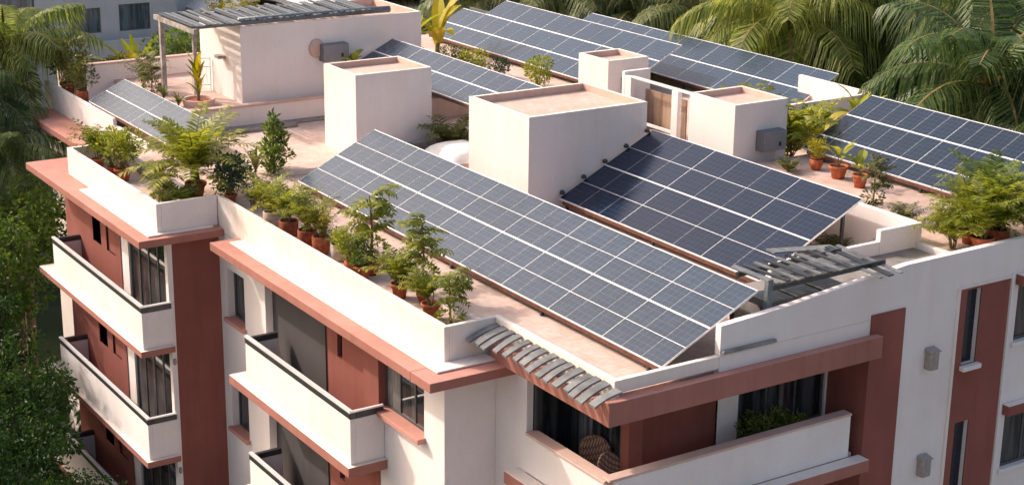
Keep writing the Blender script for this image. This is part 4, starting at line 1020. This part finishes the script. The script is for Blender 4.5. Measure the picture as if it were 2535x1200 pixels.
for i, (x, y, z, rx, rz_, mat, lab) in enumerate([
    (-3.9, 21.8, -4.0, 2.0, 2.2, 'treelit', 'dark tree at the left edge level with the wing balconies'),
    (-2.0, 24.8, -3.6, 2.3, 2.2, 'treelit', 'mid green tree below the left ledge, above the top balcony'),
    (-4.6, 19.8, -5.6, 1.9, 2.2, 'tree', 'dark drooping tree left of the top balcony'),
    (-4.3, 16.6, -6.4, 1.6, 2.0, 'tree', 'dark weeping tree beside the second balcony'),
    (-5.2, 14.2, -7.4, 1.7, 2.2, 'tree', 'darkest tree at the lower left picture corner'),
    (-4.4, 23.4, -5.2, 2.3, 2.6, 'treelit', 'sunny tree at the left picture edge'),
    (-4.6, 28.6, -6.6, 2.8, 2.6, 'treelit', 'leafy tree behind the left ledge near the road'),
    (-6.6, 18.8, -7.4, 2.2, 2.6, 'tree', 'low dark tree filling the bottom left'),
    (-3.9, 12.4, -8.6, 1.3, 1.8, 'tree', 'small dark tree under the lowest left balcony'),
    (.8, 34.5, -6.4, 2.8, 3.0, 'treelit', 'round dark tree behind the far left parapet'),
    (-5.2, 36.0, -9.0, 3.0, 2.6, 'treelit', 'broad tree in front of the road'),
    (6.0, 36.0, -6.4, 3.0, 3.0, 'treelit', 'broad tree before the grey neighbour house'),
    (12.5, 37.0, -2.6, 2.6, 2.6, 'treelit', 'tree behind the pergola, left of the yellow bush'),
    (27.2, 5.6, -3.6, 3.6, 4.2, 'tree', 'dark tree under the palms at the right edge'),
    (26.8, 12.6, -3.6, 3.6, 4.0, 'tree', 'dark tree under the palms behind the rearmost array'),
    (28.6, 21.0, -3.4, 3.8, 4.0, 'tree', 'dark tree under the yellowish palm'),
    (28.5, 29.0, -3.0, 4.0, 4.0, 'treelit', 'mid green tree under the grey green palms'),
    (33.0, 12.0, -1.2, 4.4, 4.6, 'tree', 'tall dark tree behind the top right palms'),
    (34.0, 24.0, -2.0, 4.6, 4.6, 'tree', 'tall dark tree behind the yellowish palm'),
    (33.0, 37.0, -2.0, 5.0, 4.6, 'treelit', 'wide tree far behind the stepped array'),
    (40.0, 31.0, -1.4, 5.4, 5.0, 'treelit', 'distant wide tree at the top of the picture'),
    (41.0, 18.0, -.6, 5.4, 5.4, 'tree', 'distant dark tree at the top right'),
    (36.0, 5.0, -.6, 5.0, 5.2, 'tree', 'distant dark tree beyond the right picture edge'),
    (24.0, 43.0, -3.0, 4.0, 3.6, 'treelit', 'tree beside the bright curved roof')]):
    tree(lab, x, y, z, rx, rz_, mat, 1+i % 4, i*.9)
# yellow bush behind the slatted pergola
t = tree('yellow flowering bush tree rising behind the slatted pergola', 12.6, 39.5, -.2, 1.6, 1.15, 'tree', 3, 1.)
for c in t.children:
    if c.name.startswith('crown'):
        me = c.data.copy(); me.materials[0] = G['yellow']; c.data = me

# undergrowth carpet: uncountable ground cover around the building
mb = MB(); rng = random.Random(77)
for k in range(15000):
    if k < 7000: x, y = rng.uniform(-14, .5), rng.uniform(8, 44)
    else: x, y = rng.uniform(23.5, 60), rng.uniform(-8, 60)
    if x > -2.7 and y < 20.5: continue
    z = GZ+abs(rng.gauss(0, 1.2))
    leaf(mb, (x, y, z), (rng.uniform(-1,1), rng.uniform(-1,1), rng.uniform(.0,1.2)), rng.uniform(.4,1.0), rng.uniform(.15,.35), rng)
tag(mb.build('undergrowth', G['tree']), kind='stuff')

# ------------------------------------------------------------------ light, sky, camera
SUN = Vector((-.52, .80, .72)).normalized()        # towards the sun
el = math.asin(SUN.z); az = math.atan2(SUN.x, SUN.y)
w = bpy.data.worlds.new('World'); sc.world = w; w.use_nodes = True
nt = w.node_tree; nt.nodes.clear()
sky = nt.nodes.new('ShaderNodeTexSky'); sky.sky_type = 'NISHITA'; sky.sun_disc = False
sky.sun_elevation = el; sky.sun_rotation = az; sky.air_density = 1.2; sky.dust_density = 6.0; sky.ozone_density = .5
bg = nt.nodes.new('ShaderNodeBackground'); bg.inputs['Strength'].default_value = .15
wo_ = nt.nodes.new('ShaderNodeOutputWorld'); hz = nt.nodes.new('ShaderNodeMix'); hz.data_type = 'RGBA'; hz.blend_type = 'MULTIPLY'; hz.inputs['Factor'].default_value = 1; hz.inputs[7].default_value = (1.62, 1.50, 1.45, 1)   # sky gain added for more fill in the shade, slightly warm
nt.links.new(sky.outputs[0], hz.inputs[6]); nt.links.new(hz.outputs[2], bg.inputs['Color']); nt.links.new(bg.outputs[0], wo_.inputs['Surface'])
sl = bpy.data.lights.new('sun', 'SUN'); sl.energy = 3.55; sl.angle = R(1.4); sl.color = (1.0, .89, .815)
so = bpy.data.objects.new('sun', sl); COL.objects.link(so); so.rotation_euler = SUN.to_track_quat('Z', 'Y').to_euler(); so.location = (0, 0, 40)

cd = bpy.data.cameras.new('camera'); cd.sensor_fit = 'HORIZONTAL'; cd.sensor_width = 36; cd.lens = 4099.74/2535*36; cd.clip_end = 2000; cd.clip_start = .1
co = bpy.data.objects.new('camera', cd); COL.objects.link(co)
Rt = Vector((.8407617, -.5412893, .0112065)); Up = Vector((.1506833, .2538307, .9554394)); Fw = Vector((.5200137, .8016083, -.2949744))
mw = Matrix((Rt, Up, -Fw)).transposed().to_4x4(); mw.translation = Vector((-16.21536, -27.50555, 12.03361)); co.matrix_world = mw
sc.camera = co
sc.view_settings.view_transform = 'Standard'; sc.view_settings.look = 'None'; sc.view_settings.exposure = 0
